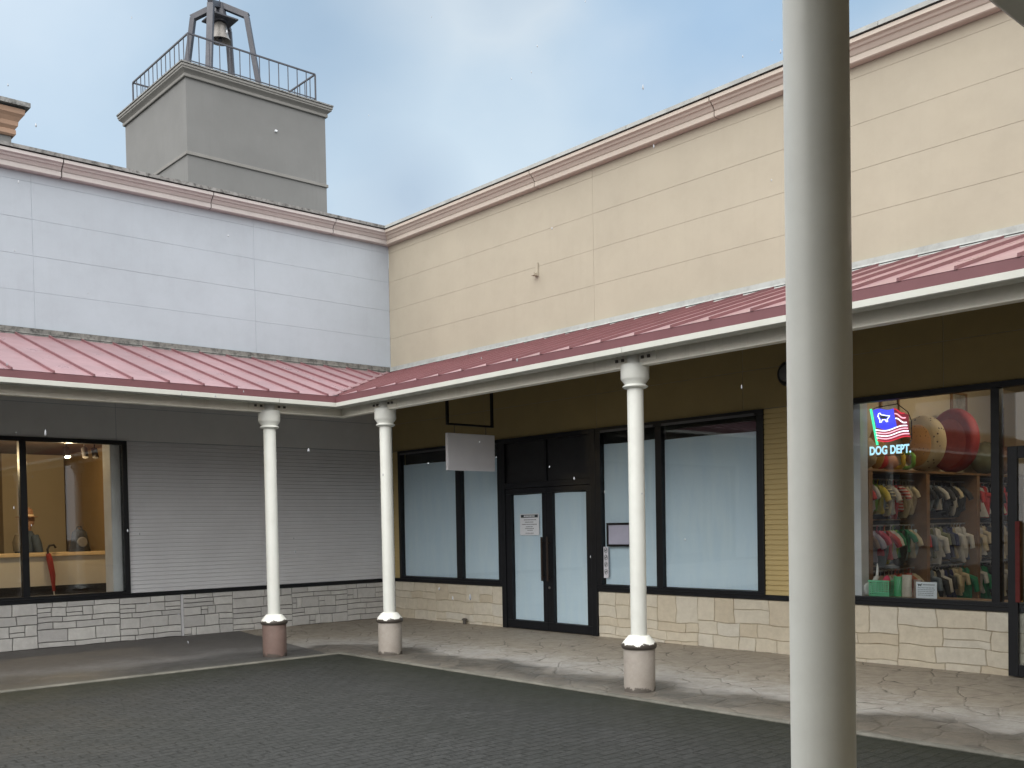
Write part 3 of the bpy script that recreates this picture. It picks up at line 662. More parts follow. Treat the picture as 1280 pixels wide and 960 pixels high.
# ------------------------------------------------------------------ canopies
D_E, D_B = 3.043, 2.755
def canopy(T, s0, s1, m0, m1, label, flash, dz=0., seam0=.1, seam=.44, group='red roofed walkway canopies', e0=0, e1=0):
    """m = mitre (1: start runs away from the valley). e0/e1 only shift the flashing ends"""
    o = thing('canopy', label, 'canopy', (0, 0, 0), 0, group)
    zt, ze = 4.36 + dz, 3.402 + dz
    zz = lambda p: zt + (ze - zt) * (p - .02) / (D_E - .02)
    a = lambda p: s0 + m0 * p
    b = lambda p: s1 + m1 * p
    mb = MB(T)
    pr = [(.02, zt), (D_E, ze), (D_E - .02, ze - .02), (.02, zt - .03)]
    mb.extrude(pr, s0, s1, m0, m1)
    s = s0 + seam0
    smax = s1
    while s < smax:
        p0 = .03; p1 = D_E + .012
        if m0 > 0 and s - s0 < p1: p1 = min(p1, (s - s0) / m0 - .01)
        if m1 < 0 and s1 - s < p1: p1 = min(p1, (s1 - s) / -m1 - .01)
        if p1 - p0 > .1:
            h = .028
            q = [(s - .012, p0, zz(p0)), (s + .012, p0, zz(p0)), (s + .009, p0, zz(p0) + h), (s - .009, p0, zz(p0) + h), (s - .012, p1, zz(p1)), (s + .012, p1, zz(p1)), (s + .009, p1, zz(p1) + h), (s - .009, p1, zz(p1) + h)]
            mb.mi = 1; mb.add(q, [(0, 1, 2, 3), (4, 5, 6, 7), (0, 1, 5, 4), (1, 2, 6, 5), (2, 3, 7, 6), (3, 0, 4, 7)])
        s += seam
    mb.build('roof', [M['roof'], M['rib']], o)
    mb = MB(T); mb.extrude([(D_E - .03, 3.314 + dz), (D_E, 3.314 + dz), (D_E + .004, 3.394 + dz), (D_E - .03, 3.394 + dz)], s0, s1, m0, m1); mb.build('fascia', M['fascia'], o)
    mb = MB(T)
    js = [s0]; k = s0 + 3.9
    while k < s1 - 2: js.append(k); k += 4.37
    js.append(s1)
    G = [(D_E - .13, 3.25 + dz), (D_E - .004, 3.25 + dz), (D_E + .01, 3.258 + dz), (D_E + .01, 3.309 + dz), (D_E, 3.313 + dz), (D_E - .13, 3.313 + dz)]
    for i in range(len(js) - 1): mb.extrude(G, js[i], js[i + 1] - (.005 if i < len(js) - 2 else 0), m0 if i == 0 else 0, m1 if i == len(js) - 2 else 0)
    mb.build('gutter', M['white_metal'], o)
    # beam: channel section
    B = D_B
    mb = MB(T); prof = [(B - .05, 3.154), (B + .05, 3.154), (B + .05, 3.168), (B + .02, 3.176), (B + .02, 3.345), (B + .05, 3.353), (B + .05, 3.368), (B - .05, 3.368)]
    mb.extrude([(p, z + dz) for p, z in prof], s0, s1, m0, m1); mb.build('beam', M['beam'], o)
    # soffit and rafters
    mb = MB(T)
    mb.extrude([(.02, zt - .12), (D_E - .14, zz(D_E - .14) - .045), (D_E - .14, zz(D_E - .14) - .03), (.02, zt - .06)], s0, s1, m0, m1)
    mb.build('soffit', M['soffit'], o)
    mb = MB(T); mb.extrude([(0.002, 4.372 + dz), (.03, 4.372 + dz), (.06, 4.340 + dz), (.075, 4.345 + dz), (.05, 4.39 + dz), (.045, 4.452 + dz), (.002, 4.458 + dz)], s0 + e0, s1 + e1, m0, m1)
    fo = mb.build('flashing', flash, o)
    mb = MB(T); mb.extrude([(.003, 4.33 + dz), (.072, 4.33 + dz), (.066, 4.371 + dz), (.003, 4.371 + dz)], s0, s1, m0, m1); mb.build('roof_gap', M['black_gap'], o)  # shadow line below the flashing, painted black
    return o
cl = canopy(TL, 0, YS - .1, 1, 0, 'red metal canopy roof along the white wall on the left', M['flash_dirty'], seam0=.09 + .0)
cr = canopy(TR, 0, XE - .02, 1, 0, 'red metal canopy roof along the cream wall on the right', M['cap_clean'], seam0=.08)
ce = canopy(TE, 3.5, YS - .1, 0, 0, 'canopy over the camera side walkway with its dark edge at the top right', M['cap_dirty'], dz=.25)
# valley strip at the inner corner
mb = MB(); n_ = Vector((1, -1, 0)).normalized()
q0 = Vector((.06, -.06, 4.362)); q1 = Vector((D_E + .006, -D_E - .006, 3.415)); sd = Vector((1, 1, 0)).normalized() * .05
mb.quad(q0 - sd + Vector((0, 0, .022)), q0, q1, q1 - sd + Vector((0, 0, .022))); mb.quad(q0, q0 + sd + Vector((0, 0, .022)), q1 + sd + Vector((0, 0, .022)), q1)
mb.build('valley_flashing', M['roof'], cl)

# ------------------------------------------------------------------ columns
def make_column(label, drum, dz=0., rs=.0815):
    t = thing('column', label, 'column', (0, 0, 0), 0, 'white round columns carrying the canopies')
    mb = MB(); mb.lathe([(.154, -.12), (.157, -.05), (.157, .345), (.154, .352)], n=36); mb.build('base', drum, t, smooth=40)
    mb = MB(); k = 36
    mb.lathe([(.13, .340), (.168, .346), (.177, .362), (.177, .388), (.165, .402), (.160, .410), (.112, .466), (.102, .474), (.083, .476)], n=48); mb.build('collar', M['collar'], t, smooth=50)
    mb = MB(); mb.lathe([(rs, .47), (rs, 2.96 + dz)], n=40); mb.build('shaft', M['column'], t, smooth=40)
    mb = MB(); mb.lathe([(.083, 2.935), (.112, 2.945), (.128, 2.957), (.122, 2.968), (.104, 2.978), (.106, 2.988), (.138, 3.03), (.143, 3.04), (.143, 3.165), (.139, 3.178), (.08, 3.180), (.08, 3.33)], c=(0, 0, dz), n=40); cp = mb.build('capital', M['column'], t, smooth=35)
    mb = MB()
    for dx, dy in ((1, 0), (-1, 0), (0, 1), (0, -1)):
        pass
    return t
c1 = make_column('white column with the brown base, left of the canopy corner', M['drum_brown'])
c1.location = (D_B, -3.894, 0)
c2 = make_column('white column with beige base just right of the canopy corner', M['drum_beige']); c2.location = (3.797, -D_B, 0)
def col_copy(src, label, loc):
    c = copy_tree(src); c['label'] = label; c.location = loc; return c
col_copy(c2, 'white column with beige base in front of the poster frame pane', (8.171, -D_B, 0))
col_copy(c2, 'white column with beige base in front of the pet shop doors, out past the big column', (12.545, -D_B, 0))
col_copy(c1, 'white column with brown base standing before the lit left window', (D_B, -8.264, 0))
col_copy(c1, 'white column with brown base beyond the left window, outermost on that side', (D_B, -12.634, 0))
cb = make_column('big foreground white column running from top to bottom of the view', M['drum_beige'], .25, .0765); cb.location = (13.508, -8.175, 0)
col_copy(cb, 'white column of the camera side canopy closest to the cream wall', (13.522, -3.8, 0))
col_copy(cb, 'white column of the camera side canopy behind the viewpoint', (13.522, -12.55, 0))
# bolted beam plates beside each visible column top
def bolts(T, ss, parent):
    for s in ss:
        for sg in (-1, 1):
            pl = MB(T)
            pl.box(s + sg * .095, D_B + .021, 3.19, s + sg * .30, D_B + .027, 3.33)
            for k in (.13, .21, .27):
                for z in (3.235, 3.29):
                    if k == .27 and z < 3.25: continue
                    c = s + sg * k
                    pl.mi = 1; pl.box(c - .014, D_B + .0255, z - .014, c + .014, D_B + .045, z + .014)
            pl.build('splice_plate', [M['beam'], M['bolt']], parent)
bolts(TL, (3.894, 8.264), cl); bolts(TR, (3.797, 8.171, 12.545), cr)

# ------------------------------------------------------------------ near building kept low to let light in; unseen far building added to block low sky
be = thing('shop_building', 'building of the near side behind the viewpoint, seen only in reflections', 'building', (0, 0, 0))
mb = MB(TE); mb.box(.45, -.3, 2.951, YS, 0, 4.85); mb.build('wall', M['wall_cream'], be); mb = MB(TE); mb.box(.45, -.3, -.1, YS, -.002, 2.95); mb.build('lower_wall', M['in_cream'], be)
mb = MB(TE); mb.box(.45, -.34, 4.851, YS, .06, 4.93); mb.build('parapet_cap', M['cap_dirty'], be)
bs = thing('shop_building', 'unseen building added across the yard behind the viewpoint to block low sky light', 'building', (0, 0, 0))
TS = lambda s_, p, z: (s_, -44 + p, z)
mb = MB(TS); mb.box(-3, -.3, -.1, 22, 0, 4.6); mb.build('wall', M['wall_white'], bs); mb = MB(TS); mb.box(-3, -.34, 4.601, 22, .08, 4.75); mb.build('parapet_cap', M['cap_dirty'], bs)

# ------------------------------------------------------------------ bell tower
tw = thing('bell_tower', 'grey square bell tower with moulded top rising behind the white wall', 'tower', (-20.75, 7.12, 0))
H = 2.72
mb = MB(); mb.box(-H, -H, -.1, H, H, 17.2); mb.build('wall', M['tower'], tw)
def ringprof(prof, h):
    mb = MB()
    for k, (ux, uy, vx, vy) in enumerate(((1, 0, 0, -1), (0, 1, 1, 0), (-1, 0, 0, 1), (0, -1, -1, 0))):
        mb.T = lambda s, p, z, ux=ux, uy=uy, vx=vx, vy=vy: (ux * s + vx * (h + p), uy * s + vy * (h + p), z)
        mb.extrude(prof, -h, h, -1, 1, caps=False)
    return mb
ringprof([(-.02, 17.03), (.06, 17.03), (.075, 17.05), (.075, 17.13), (.06, 17.145), (.10, 17.19), (.17, 17.25), (.185, 17.26), (.185, 17.31), (.215, 17.33), (.215, 17.40), (-.02, 17.40)], H).build('cornice', M['tower_trim'], tw)
ringprof([(-.02, 17.401), (.19, 17.401), (.19, 17.42), (-.02, 17.42)], H).build('cornice_gap', M['black_gap'], tw)
ringprof([(-.3, 17.421), (.24, 17.421), (.24, 17.47), (-.3, 17.50)], H).build('parapet_cap', M['cap_dirty'], tw)
ringprof([(-.02, 14.42), (.03, 14.42), (.05, 14.435), (.05, 14.53), (.02, 14.545), (-.02, 14.545)], H).build('band', M['tower_trim'], tw)
mb = MB(); mb.box(-H + .02, -H + .02, 17.2, H - .02, H - .02, 17.44); mb.build('deck', M['cap_dirty'], tw)
mb = MB(); mb.box(H + .001, .6, 16.0, H + .06, .68, 16.06); mb.build('vent', M['print'], tw)
rl = thing('railing', 'thin dark steel railing round the top of the bell tower', 'railing', (-20.75, 7.12, 17.5))
e = H - .24; mb = MB()
cs = [(-e, -e), (e, -e), (e, e), (-e, e)]
for i in range(4):
    a, b = cs[i], cs[(i + 1) % 4]; mb.beam((*a, 1.16), (*b, 1.16), .05, .05); mb.beam((*a, .25), (*b, .25), .035, .03)
mb.build('rail', M['iron'], rl)
mb = MB()
for i in range(4):
    a, b = cs[i], cs[(i + 1) % 4]
    for k in range(13):
        t = k / 13; x, y = a[0] + (b[0] - a[0]) * t, a[1] + (b[1] - a[1]) * t
        wd = .05 if k == 0 else .026; mb.box(x - wd / 2, y - wd / 2, 0, x + wd / 2, y + wd / 2, 1.14)
mb.build('balusters', M['iron'], rl)
# bell frame
F_ = Vector((-.748, .664, 0)); Rr = Vector((.664, .748, 0))
bc = Vector((-20.77, 7.05, 17.42))
bf = thing('bell_stand', 'dark steel four legged bell frame on top of the tower', 'bell frame', bc)
top = Vector((0, 0, 3.93))
for lx, ly in ((-.035, -1), (1, -.035), (.035, 1), (-1, .035)):
    d_ = (Rr * lx + F_ * ly).normalized(); foot = d_ * 1.56 + Vector((0, 0, .02)); knee = d_ * 1.02 + Vector((0, 0, 3.5)); 
    mb = MB(); mb.beam(foot, knee, .23, .18); mb.beam(knee - d_ * -.06 + Vector((0, 0, .0)), top + d_ * .1, .20, .21); mb.build('leg', M['iron'], bf, bevel=.01)
mb = MB(); mb.lathe([(.28, 3.3), (.3, 3.4), (.22, 3.75), (.2, 4.0), (.08, 4.06)], n=12); mb.build('headstock', M['iron'], bf)
mb = MB(); mb.box(-.5, -.5, 3.36, .5, .5, 3.41); mb.build('roof_plate', M['iron'], bf)
mb = MB(); mb.tube([(0, 0, 4.0), (0, 0, 5.1)], .018); mb.build('lightning_rod', M['iron'], bf)
bl_ = thing('bell', 'dull bronze bell hanging inside the steel frame on the tower', 'bell', bc + Vector((0, 0, 2.62)))
mb = MB(); mb.lathe([(.40, .0), (.385, .03), (.33, .12), (.28, .3), (.255, .5), (.22, .62), (.12, .69), (.05, .72), (.05, .8)], n=32, caps=False)
mb.lathe([(.40, .0), (.36, .01), (.29, .12), (.24, .3), (.2, .55), (0.01, .6)], n=32, caps=False); mb.build('body', M['bell'], bl_, smooth=50)
mb = MB(); mb.tube([(0, 0, .5), (0, 0, .08)], .025); mb.lathe([(.02, .16), (.075, .1), (.075, .04), (.02, -.02)], n=14); mb.build('clapper', M['iron'], bl_)
# orange-corniced turret at far left
tt = thing('turret', 'grey turret with an orange moulded cornice at the far left roofline', 'turret', (-12, -5.86, 0))
H2 = 3.0
tt.location = (-12 - H2 - .0, -2.86 - H2, 0)
mb = MB(); mb.box(-H2, -H2, -.1, H2, H2, 12.0); mb.build('wall', M['tower'], tt)
ringprof([(-.02, 11.46), (.05, 11.46), (.09, 11.5), (.09, 11.6), (.07, 11.62), (.13, 11.70), (.14, 11.80), (.2, 11.9), (.26, 11.97), (.27, 12.09), (.24, 12.10), (-.02, 12.10)], H2).build('cornice', M['cornice_o'], tt)
ringprof([(-.02, 12.101), (.26, 12.101), (.26, 12.14), (-.02, 12.14)], H2).build('cornice_gap', M['black_gap'], tt)
ringprof([(-.3, 12.141), (.37, 12.141), (.37, 12.25), (-.3, 12.3)], H2).build('parapet_cap', M['cap_dirty'], tt)

# ------------------------------------------------------------------ pet clothing shop interior
XF = 8.55
su = thing('shelf_unit', 'tall brown wooden clothes shelving along the pet shop side wall', 'shelving', (8.17, 1.1, 0.02))
L0, L1 = 0., 4.7
posts = (.05, 1.55, 3.08, 4.6)
for y in posts:
    mb = MB(); mb.box(0.01, y - .045, 0, XF - 8.17, y + .045, 2.17 if y < 4 else 2.17); mb.build('post', M['wood'], su)
mb = MB(); mb.box(.01, -.1, 2.171, XF - 8.17 + .01, L1, 2.20); mb.build('top_board', M['wood'], su)
for z in (1.555, .955):
    mb = MB(); mb.box(.012, -.0, z, .1, L1, z + .02); mb.build('shelf', M['wood'], su)
for z in (2.08, 1.49, .91):
    mb = MB(); mb.tube([(.20, -.05, z), (.20, L1, z)], .012); mb.build('hanging_rail', M['bell'], su)
mb = MB(); mb.box(.0, -.1, 0, .008, L1, 2.17); mb.build('back_panel', M['blackfab'], su)
pal = {'white': (.55, .53, .5), 'cream': (.52, .44, .28), 'red': (.45, .02, .02), 'pink': (.60, .06, .12), 'lavender': (.38, .36, .48), 'yellow': (.58, .46, .04), 'lime green': (.25, .5, .05), 'dark green': (.01, .20, .09), 'pale blue': (.34, .44, .48), 'navy': (.015, .02, .09), 'black': (.015, .015, .017), 'grey blue': (.15, .19, .23), 'orange': (.42, .10, .03), 'brown': (.16, .09, .05), 'beige': (.42, .34, .22), 'olive': (.16, .17, .07)}
pm = {k: solid('cloth_' + k.replace(' ', '_'), v) for k, v in pal.items()}
def striped(name, c0, c1):
    m, nt, b = nodes(name); wv = N(nt, 'ShaderNodeTexWave', bands_direction='Z'); wv.inputs['Scale'].default_value = 9; wv.inputs['Distortion'].default_value = 1.
    nt.links.new(coords(nt), wv.inputs['Vector']); nt.links.new(ramp(nt, wv.outputs['Fac'], [(.45, c0), (.55, c1)]), b.inputs['Base Color']); b.inputs['Roughness'].default_value = .8; return m
pm['striped cream'] = striped('cloth_striped_cream', (.5, .42, .25), (.05, .05, .05)); pm['striped red'] = striped('cloth_striped_red', (.5, .45, .42), (.35, .03, .03))
def garment_mesh(kind):
    """small pet garment hanging from a hook at the origin, width along x"""
    prof = {'shirt': [(.03, -.05), (.075, -.06), (.11, -.085), (.095, -.16), (.09, -.26), (.105, -.33), (.098, -.335)],
            'dress': [(.03, -.05), (.07, -.06), (.085, -.1), (.07, -.2), (.10, -.28), (.15, -.40), (.14, -.405)],
            'vest': [(.05, -.05), (.065, -.06), (.06, -.11), (.095, -.16), (.10, -.24), (.07, -.36), (.045, -.40)],
            'hoodie': [(.05, -.035), (.075, -.06), (.075, -.10), (.125, -.13), (.115, -.25), (.11, -.37), (.10, -.40)]}[kind]
    mb = MB(); n = 14; P = []; Fc = []
    for k, (w_, z) in enumerate(prof):
        for i in range(n):
            a = 2 * math.pi * i / n; wr = 1 + .06 * math.sin(3 * a + k); P.append((w_ * math.cos(a) * wr, .024 * math.sin(a) * (1 + .7 * math.sin(7 * a + k * .6)), z + .008 * math.sin(4 * a)))
    for k in range(len(prof) - 1):
        for i in range(n): Fc.append((k * n + i, k * n + (i + 1) % n, (k + 1) * n + (i + 1) % n, (k + 1) * n + i))
    Fc += [tuple(range(n)), tuple(range((len(prof) - 1) * n, len(prof) * n))]
    mb.add(P, Fc)
    if kind in ('shirt', 'hoodie'):
        for sx in (-1, 1): mb.tube([(sx * .08, 0, -.10 if kind == 'shirt' else -.14), (sx * .14, 0, -.15), (sx * .165, .005, -.21 if kind == 'shirt' else -.29)], [.038, .036, .032], 8)
    mb.tube([(0, 0, -.055), (0, 0, -.005), (.012, 0, .012), (.02, 0, 0)], .004, 5)
    return mb
GP = {}
def garment(kind, colour):
    if kind not in GP:
        o = garment_mesh(kind).build('dog_' + kind, pm['white'], smooth=60); GP[kind] = o.data; bpy.data.objects.remove(o)
    me = GP[kind]; key = (kind, colour)
    if key not in GP:
        m2 = me.copy(); m2.materials.clear(); m2.materials.append(pm[colour]); GP[key] = m2
    o = bpy.data.objects.new('dog_' + kind, GP[key]); COL.objects.link(o); return o
rows = {
 ('top', 0): 'cream brown|shirt white red|vest,lime green|vest,yellow|shirt,striped cream|dress,cream|shirt,red|dress,striped red|vest,red|shirt,beige|dress,cream|dress,beige|shirt',
}
sets = {
 ('top', 0): ['red', 'white', 'lime green', 'yellow', 'striped cream', 'cream', 'red', 'striped red', 'beige', 'cream', 'beige'],
 ('middle', 0): ['brown', 'lavender', 'lavender', 'pink', 'red', 'yellow', 'lime green', 'dark green', 'dark green', 'pale blue', 'pale blue'],
 ('lowest', 0): ['brown', 'grey blue', 'white', 'dark green', 'white', 'beige', 'red', 'orange', 'orange', 'red'],
 ('top', 1): ['white', 'black', 'black', 'grey blue', 'grey blue', 'black', 'black', 'white', 'black', 'black'],
 ('middle', 1): ['red', 'white', 'olive', 'white', 'olive', 'navy', 'navy', 'navy', 'white', 'white', 'navy'],
 ('lowest', 1): ['beige', 'white', 'cream', 'black', 'white', 'navy', 'navy', 'cream', 'cream', 'dark green'],
 ('top', 2): ['black', 'red', 'red', 'white', 'striped cream', 'black', 'red', 'black'],
 ('middle', 2): ['beige', 'cream', 'cream', 'brown', 'cream', 'cream', 'beige', 'black'],
 ('lowest', 2): ['white', 'white', 'dark green', 'dark green', 'white', 'navy', 'white', 'beige'],
}
ordn = ['first', 'second', 'third', 'fourth', 'fifth', 'sixth', 'seventh', 'eighth', 'ninth', 'tenth', 'eleventh', 'twelfth', 'thirteenth', 'fourteenth', 'fifteenth', 'sixteenth', 'seventeenth']
bayn = ['bay nearest the window', 'middle bay', 'deepest bay']
zr = {'top': 2.08, 'middle': 1.49, 'lowest': .91}
kinds = ['shirt', 'dress', 'vest', 'hoodie']
gi_ = 0
for (row, bay), cols_ in sets.items():
    cols_ = [q for i, c in enumerate(cols_) for q in ((c, ('white', 'black', 'cream', c, 'grey blue')[(i * 3 + bay) % 5]) if i % 2 else (c,))]
    y0, y1 = posts[bay] + .1, posts[bay + 1] - .1
    for i, c in enumerate(cols_):
        kd = kinds[(gi_ * 7 + i * 3 + bay) % 4]; gi_ += 1
        o = garment(kd, c); o.location = (8.17 + .20 + random.uniform(-.02, .02), 1.1 + y0 + (y1 - y0) * (i + .5) / len(cols_), .02 + zr[row] - .012)
        o.rotation_euler.z = R_(random.uniform(-28, 22)); k = random.uniform(.95, 1.2); o.scale = (k, k, k * random.uniform(.95, 1.15))
        tag(o, f'{c} dog {kd} on the {row} rail, {ordn[i]} hanger of the {bayn[bay]}', 'dog clothes', 'dog clothes hanging on the shelving rails')
# things on top of the shelving
ZT = 2.222
def dome(x, y, r, h, depth, name, label, cat, mat, inner=None):
    t = thing(name, label, cat, (x, y, ZT), R_(-24))
    T_ = lambda a, b, c: (a, c, b)
    mb = MB(T_); pr = []
    # a round cushion standing on its edge, facing -y
    for q in range(9):
        a = math.pi * q / 8; pr.append((max(.001, r - .06 * (1 - math.sin(a))), -depth / 2 * math.cos(a)))
    mb.lathe(pr, c=(0, r, 0), n=40); mb.build('cushion', mat, t, smooth=60)
    if inner:
        mb = MB(T_); mb.lathe([(r * .75, -depth / 2 - .003), (r * .72, -depth / 2 - .02), (.001, -depth / 2 - .03)], c=(0, r * .92, 0), n=36); mb.build('inner_pad', inner, t, smooth=60)
    return t
def dotted(name, c0, c1, sc_=26):
    m, nt, b = nodes(name); vo = N(nt, 'ShaderNodeTexVoronoi'); vo.inputs['Scale'].default_value = sc_; nt.links.new(coords(nt), vo.inputs['Vector'])
    nt.links.new(ramp(nt, vo.outputs['Distance'], [(.16, c1), (.22, c0)]), b.inputs['Base Color']); b.inputs['Roughness'].default_value = .85; return m
dome(8.50, 2.62, .37, .6, .20, 'pet_bed', 'round cream pet bed with dark dots standing on the shelf top', 'pet bed', dotted('cream_dotted_cloth', (.50, .40, .24), (.07, .05, .04), 15), dotted('orange_dotted_cloth', (.55, .30, .11), (.12, .06, .03), 22))
dome(8.45, 3.62, .45, .6, .17, 'pet_bed', 'large plain red round pet bed beside the cream dotted one', 'pet bed', solid('red_plush', (.24, .022, .02)), solid('pink_red_plush', (.30, .06, .055)))
def blob(x, y, z, rs, name, label, cat, mat):
    mb = MB(); rg = []
    for i in range(8):
        a = math.pi * i / 7; rg.append((0, 0, rs[2] * (1 - math.cos(a)), max(.004, rs[0] * math.sin(a)), max(.004, rs[1] * math.sin(a))))
    mb.loft(rg, 16); o = mb.build(name, mat, smooth=60)
    for v_ in o.data.vertices: v_.co += Vector((math.sin(v_.co.y * 40), math.sin(v_.co.z * 33), math.sin(v_.co.x * 37))) * .01
    o.location = (x, y, z); return tag(o, label, cat)
t = blob(8.45, 4.62, ZT, (.2, .22, .24), 'sack', 'bulging olive grey sack on the shelf top near the red bed', 'sack', solid('olive_sack', (.11, .12, .07)))
blob(8.45, 5.2, ZT, (.2, .22, .22), 'soft_toy', 'large brown and red soft toy at the deep end of the shelf', 'soft toy', pm['brown'])
blob(8.40, 1.65, ZT, (.1, .12, .12), 'soft_toy', 'red plush toy on the shelf below the neon lettering', 'soft toy', pm['red'])
blob(8.42, 1.87, ZT, (.1, .11, .10), 'soft_toy', 'peach plush toy between the red and the yellow ones', 'soft toy', solid('peach_plush', (.5, .25, .16)))
def ringtoy(x, y, label, mat):
    mb = MB(); mb.tube([(.10 * math.cos(a * math.pi / 8), .02 * math.sin(a), .13 + .10 * math.sin(a * math.pi / 8)) for a in range(16)], .028, 8, closed=True)
    o = mb.build('ring_toy', mat, smooth=60); o.location = (x, y, ZT - .0); o.rotation_euler.z = R_(-20); return tag(o, label, 'toy', 'plush rings on the shelf top')
ringtoy(8.44, 2.04, 'yellow plush ring on the shelf top beside the green one', solid('yellow_plush', (.55, .40, .03))); ringtoy(8.5, 2.19, 'green plush ring on the shelf top against the dotted bed', solid('green_plush', (.2, .42, .06)))
blob(8.40, 1.30, ZT, (.14, .15, .2), 'soft_toy', 'tan plush toy standing behind the neon pole', 'soft toy', pm['beige'])
blob(8.44, 1.50, ZT, (.10, .10, .26), 'soft_toy', 'mustard plush toy behind the lower corner of the neon flag', 'soft toy', solid('mustard_plush', (.42, .24, .05)))
def picture(y, z, w_, h, label):
    t = thing('picture_frame', label, 'picture', (8.165, y, z), 0, 'framed pictures on the pet shop wall'); mb = MB()
    mb.box(0, -w_ / 2, -h / 2, .03, -w_ / 2 + .03, h / 2); mb.box(0, w_ / 2 - .03, -h / 2, .03, w_ / 2, h / 2); mb.box(0, -w_ / 2 + .031, -h / 2, .03, w_ / 2 - .031, -h / 2 + .03); mb.box(0, -w_ / 2 + .031, h / 2 - .03, .03, w_ / 2 - .031, h / 2); mb.build('frame', M['wood'], t)
    mb = MB(); mb.box(.001, -w_ / 2 + .031, -h / 2 + .031, .012, w_ / 2 - .031, h / 2 - .031); mb.build('picture', paint('pale_print', (.34, .31, .26), .5, .5, 9), t)
picture(4.4, 3.18, .5, .5, 'brown framed pale picture above the red pet bed'); picture(2.35, 3.05, .5, .6, 'brown framed picture above the neon flag'); picture(5.75, 3.0, .4, .6, 'narrow framed picture at the deep end of the pet shop wall')
# jamb
mb = MB(); mb.box(8.72, .14, .02, 8.98, .30, 3.55); mb.build('interior_jamb', M['pillar'], br)
# rear display: cabinet and gondola deeper in
gd = thing('display_rack', 'low dark display rack deep inside the pet shop', 'rack', (10.6, 5.2, .02)); mb = MB(); mb.box(-1.2, -.3, 0, 1.5, .3, 1.5); mb.build('body', M['wood'], gd)
# items on the window ledge
led = MB(TR); led.box(8.99, -.40, .68, 10.60, -.09, .732); led.build('window_ledge', M['wood'], br)
ZL = .733
bk_ = thing('basket', 'mint green plastic lattice basket on the pet shop window ledge', 'basket', (9.185, .21, ZL), R_(4)); mint = solid('mint_plastic', (.16, .55, .30), .45)
mb = MB()
for k in range(7):
    z = .012 + k * .024
    for (x0, y0, x1, y1) in ((-.115, -.08, .115, -.072), (-.115, .072, .115, .08), (-.115, -.0715, -.107, .0715), (.107, -.0715, .115, .0715)): mb.box(x0, y0, z, x1, y1, z + .012)
for k in range(9):
    x = -.112 + k * .0275; mb.box(x, -.0835, 0, x + .010, -.0805, .165); mb.box(x, .0805, 0, x + .010, .0835, .165)
mb.box(-.115, -.0715, 0, .115, .0715, .01); mb.box(-.122, -.088, .160, .122, -.0836, .178); mb.box(-.122, .0836, .160, .122, .088, .178); mb.build('body', mint, bk_)
for i_, (dx, cc_) in enumerate(((-.06, 'white'), (.0, 'brown'), (.06, 'pink'))):
    o = blob(9.185 + dx, .21, ZL + .03, (.035, .05, .10), 'soft_toy', f'small {cc_} toy sitting inside the mint green basket', 'soft toy', pm[cc_])
blob(9.02, .20, ZL, (.035, .05, .07), 'dog_figurine', 'small white dog figurine left of the green basket', 'figurine', solid('white_ceramic', (.6, .6, .58), .3))
mb = MB(); mb.tube([(0, 0, 0), (.002, 0, .15), (.008, 0, .30), (.004, 0, .36)], [.012, .016, .014, .004], 8); o = mb.build('candle', solid('white_wax', (.7, .7, .68), .4), smooth=60); o.location = (9.075, .31, ZL); tag(o, 'tall thin white candle standing behind the green basket', 'candle')
def bag_item(x, y, w_, h, col, label, name='snack_bag'):
    mb = MB(); mb.loft([(0, 0, 0, w_ / 2, .035), (0, 0, h * .3, w_ / 2 * .98, .04), (0, 0, h * .8, w_ / 2 * .95, .02), (0, 0, h, w_ / 2, .004)], 12)
    o = mb.build(name, solid(name + '_' + str(int(x * 100)), col, .4), smooth=60); o.location = (x, y, ZL); tag(o, label, 'snack bag', 'snack bags on the pet shop window ledge')
bag_item(9.36, .24, .1, .22, (.05, .30, .12), 'green snack bag touching the right end of the mint basket'); bag_item(9.46, .25, .12, .24, (.45, .40, .33), 'tall cream snack bag between the green bag and the white card'); bag_item(9.57, .28, .10, .19, (.28, .2, .16), 'short brown snack bag partly behind the white card')
cd = thing('info_card', 'white printed card with a small dog symbol on the window ledge', 'card', (9.74, .13, ZL)); mb = MB(); mb.box(-.115, -.003, 0, .115, .003, .175); mb.build('sheet', glow('lit_card', (.62, .72, .86), .0) if False else M['print'], cd)
mb = MB(); mb.box(-.09, -.006, .135, -.055, -.004, .150); mb.box(-.095, -.006, .143, -.089, -.004, .155); mb.box(-.088, -.006, .126, -.083, -.004, .136); mb.box(-.062, -.006, .126, -.057, -.004, .136); mb.box(-.056, -.006, .147, -.045, -.004, .157); mb.build('dog_symbol', M['ink'], cd)
mb = MB()
x = -.035
while x < .09: mb.box(x, -.006, .14, x + .009, -.004, .152); x += .013
for z in (.11, .09, .07, .05, .03):
    x = -.095
    while x < .08:
        w_ = random.uniform(.008, .03); mb.box(x, -.0055, z, x + w_, -.004, z + .006); x += w_ + .006
mb.build('lettering', M['grey_ink'], cd)
# ---- neon sign: flag on a pole with a dog outline and the lettering
ne = thing('neon_sign', 'glowing neon sign of a striped flag with a dog and lettering in the shop window', 'neon sign', (9.1, .16, 0))
def w3(u, v): return (u, 0, v)
nb = glow('neon_blue', (.05, .06, .75), 1.1); nw = glow('neon_white', (.85, .88, 1.), 1.6); npk = glow('neon_pink', (1., .45, .55), 1.3); nr = glow('neon_red', (.75, .03, .06), .9); ng = glow('neon_green', (.05, .8, .35), 1.3); nc = glow('neon_ice', (.45, .78, .95), 1.2)
nrp = glow('neon_red_panel', (.28, .035, .05), .55)
mb = MB(); mb.tube([w3(.0, 2.83), w3(.075, 2.425)], .013, 10); mb.build('pole', ng, ne)
def wave(u, amp=.02): return amp * math.sin((u - .02) * 15)
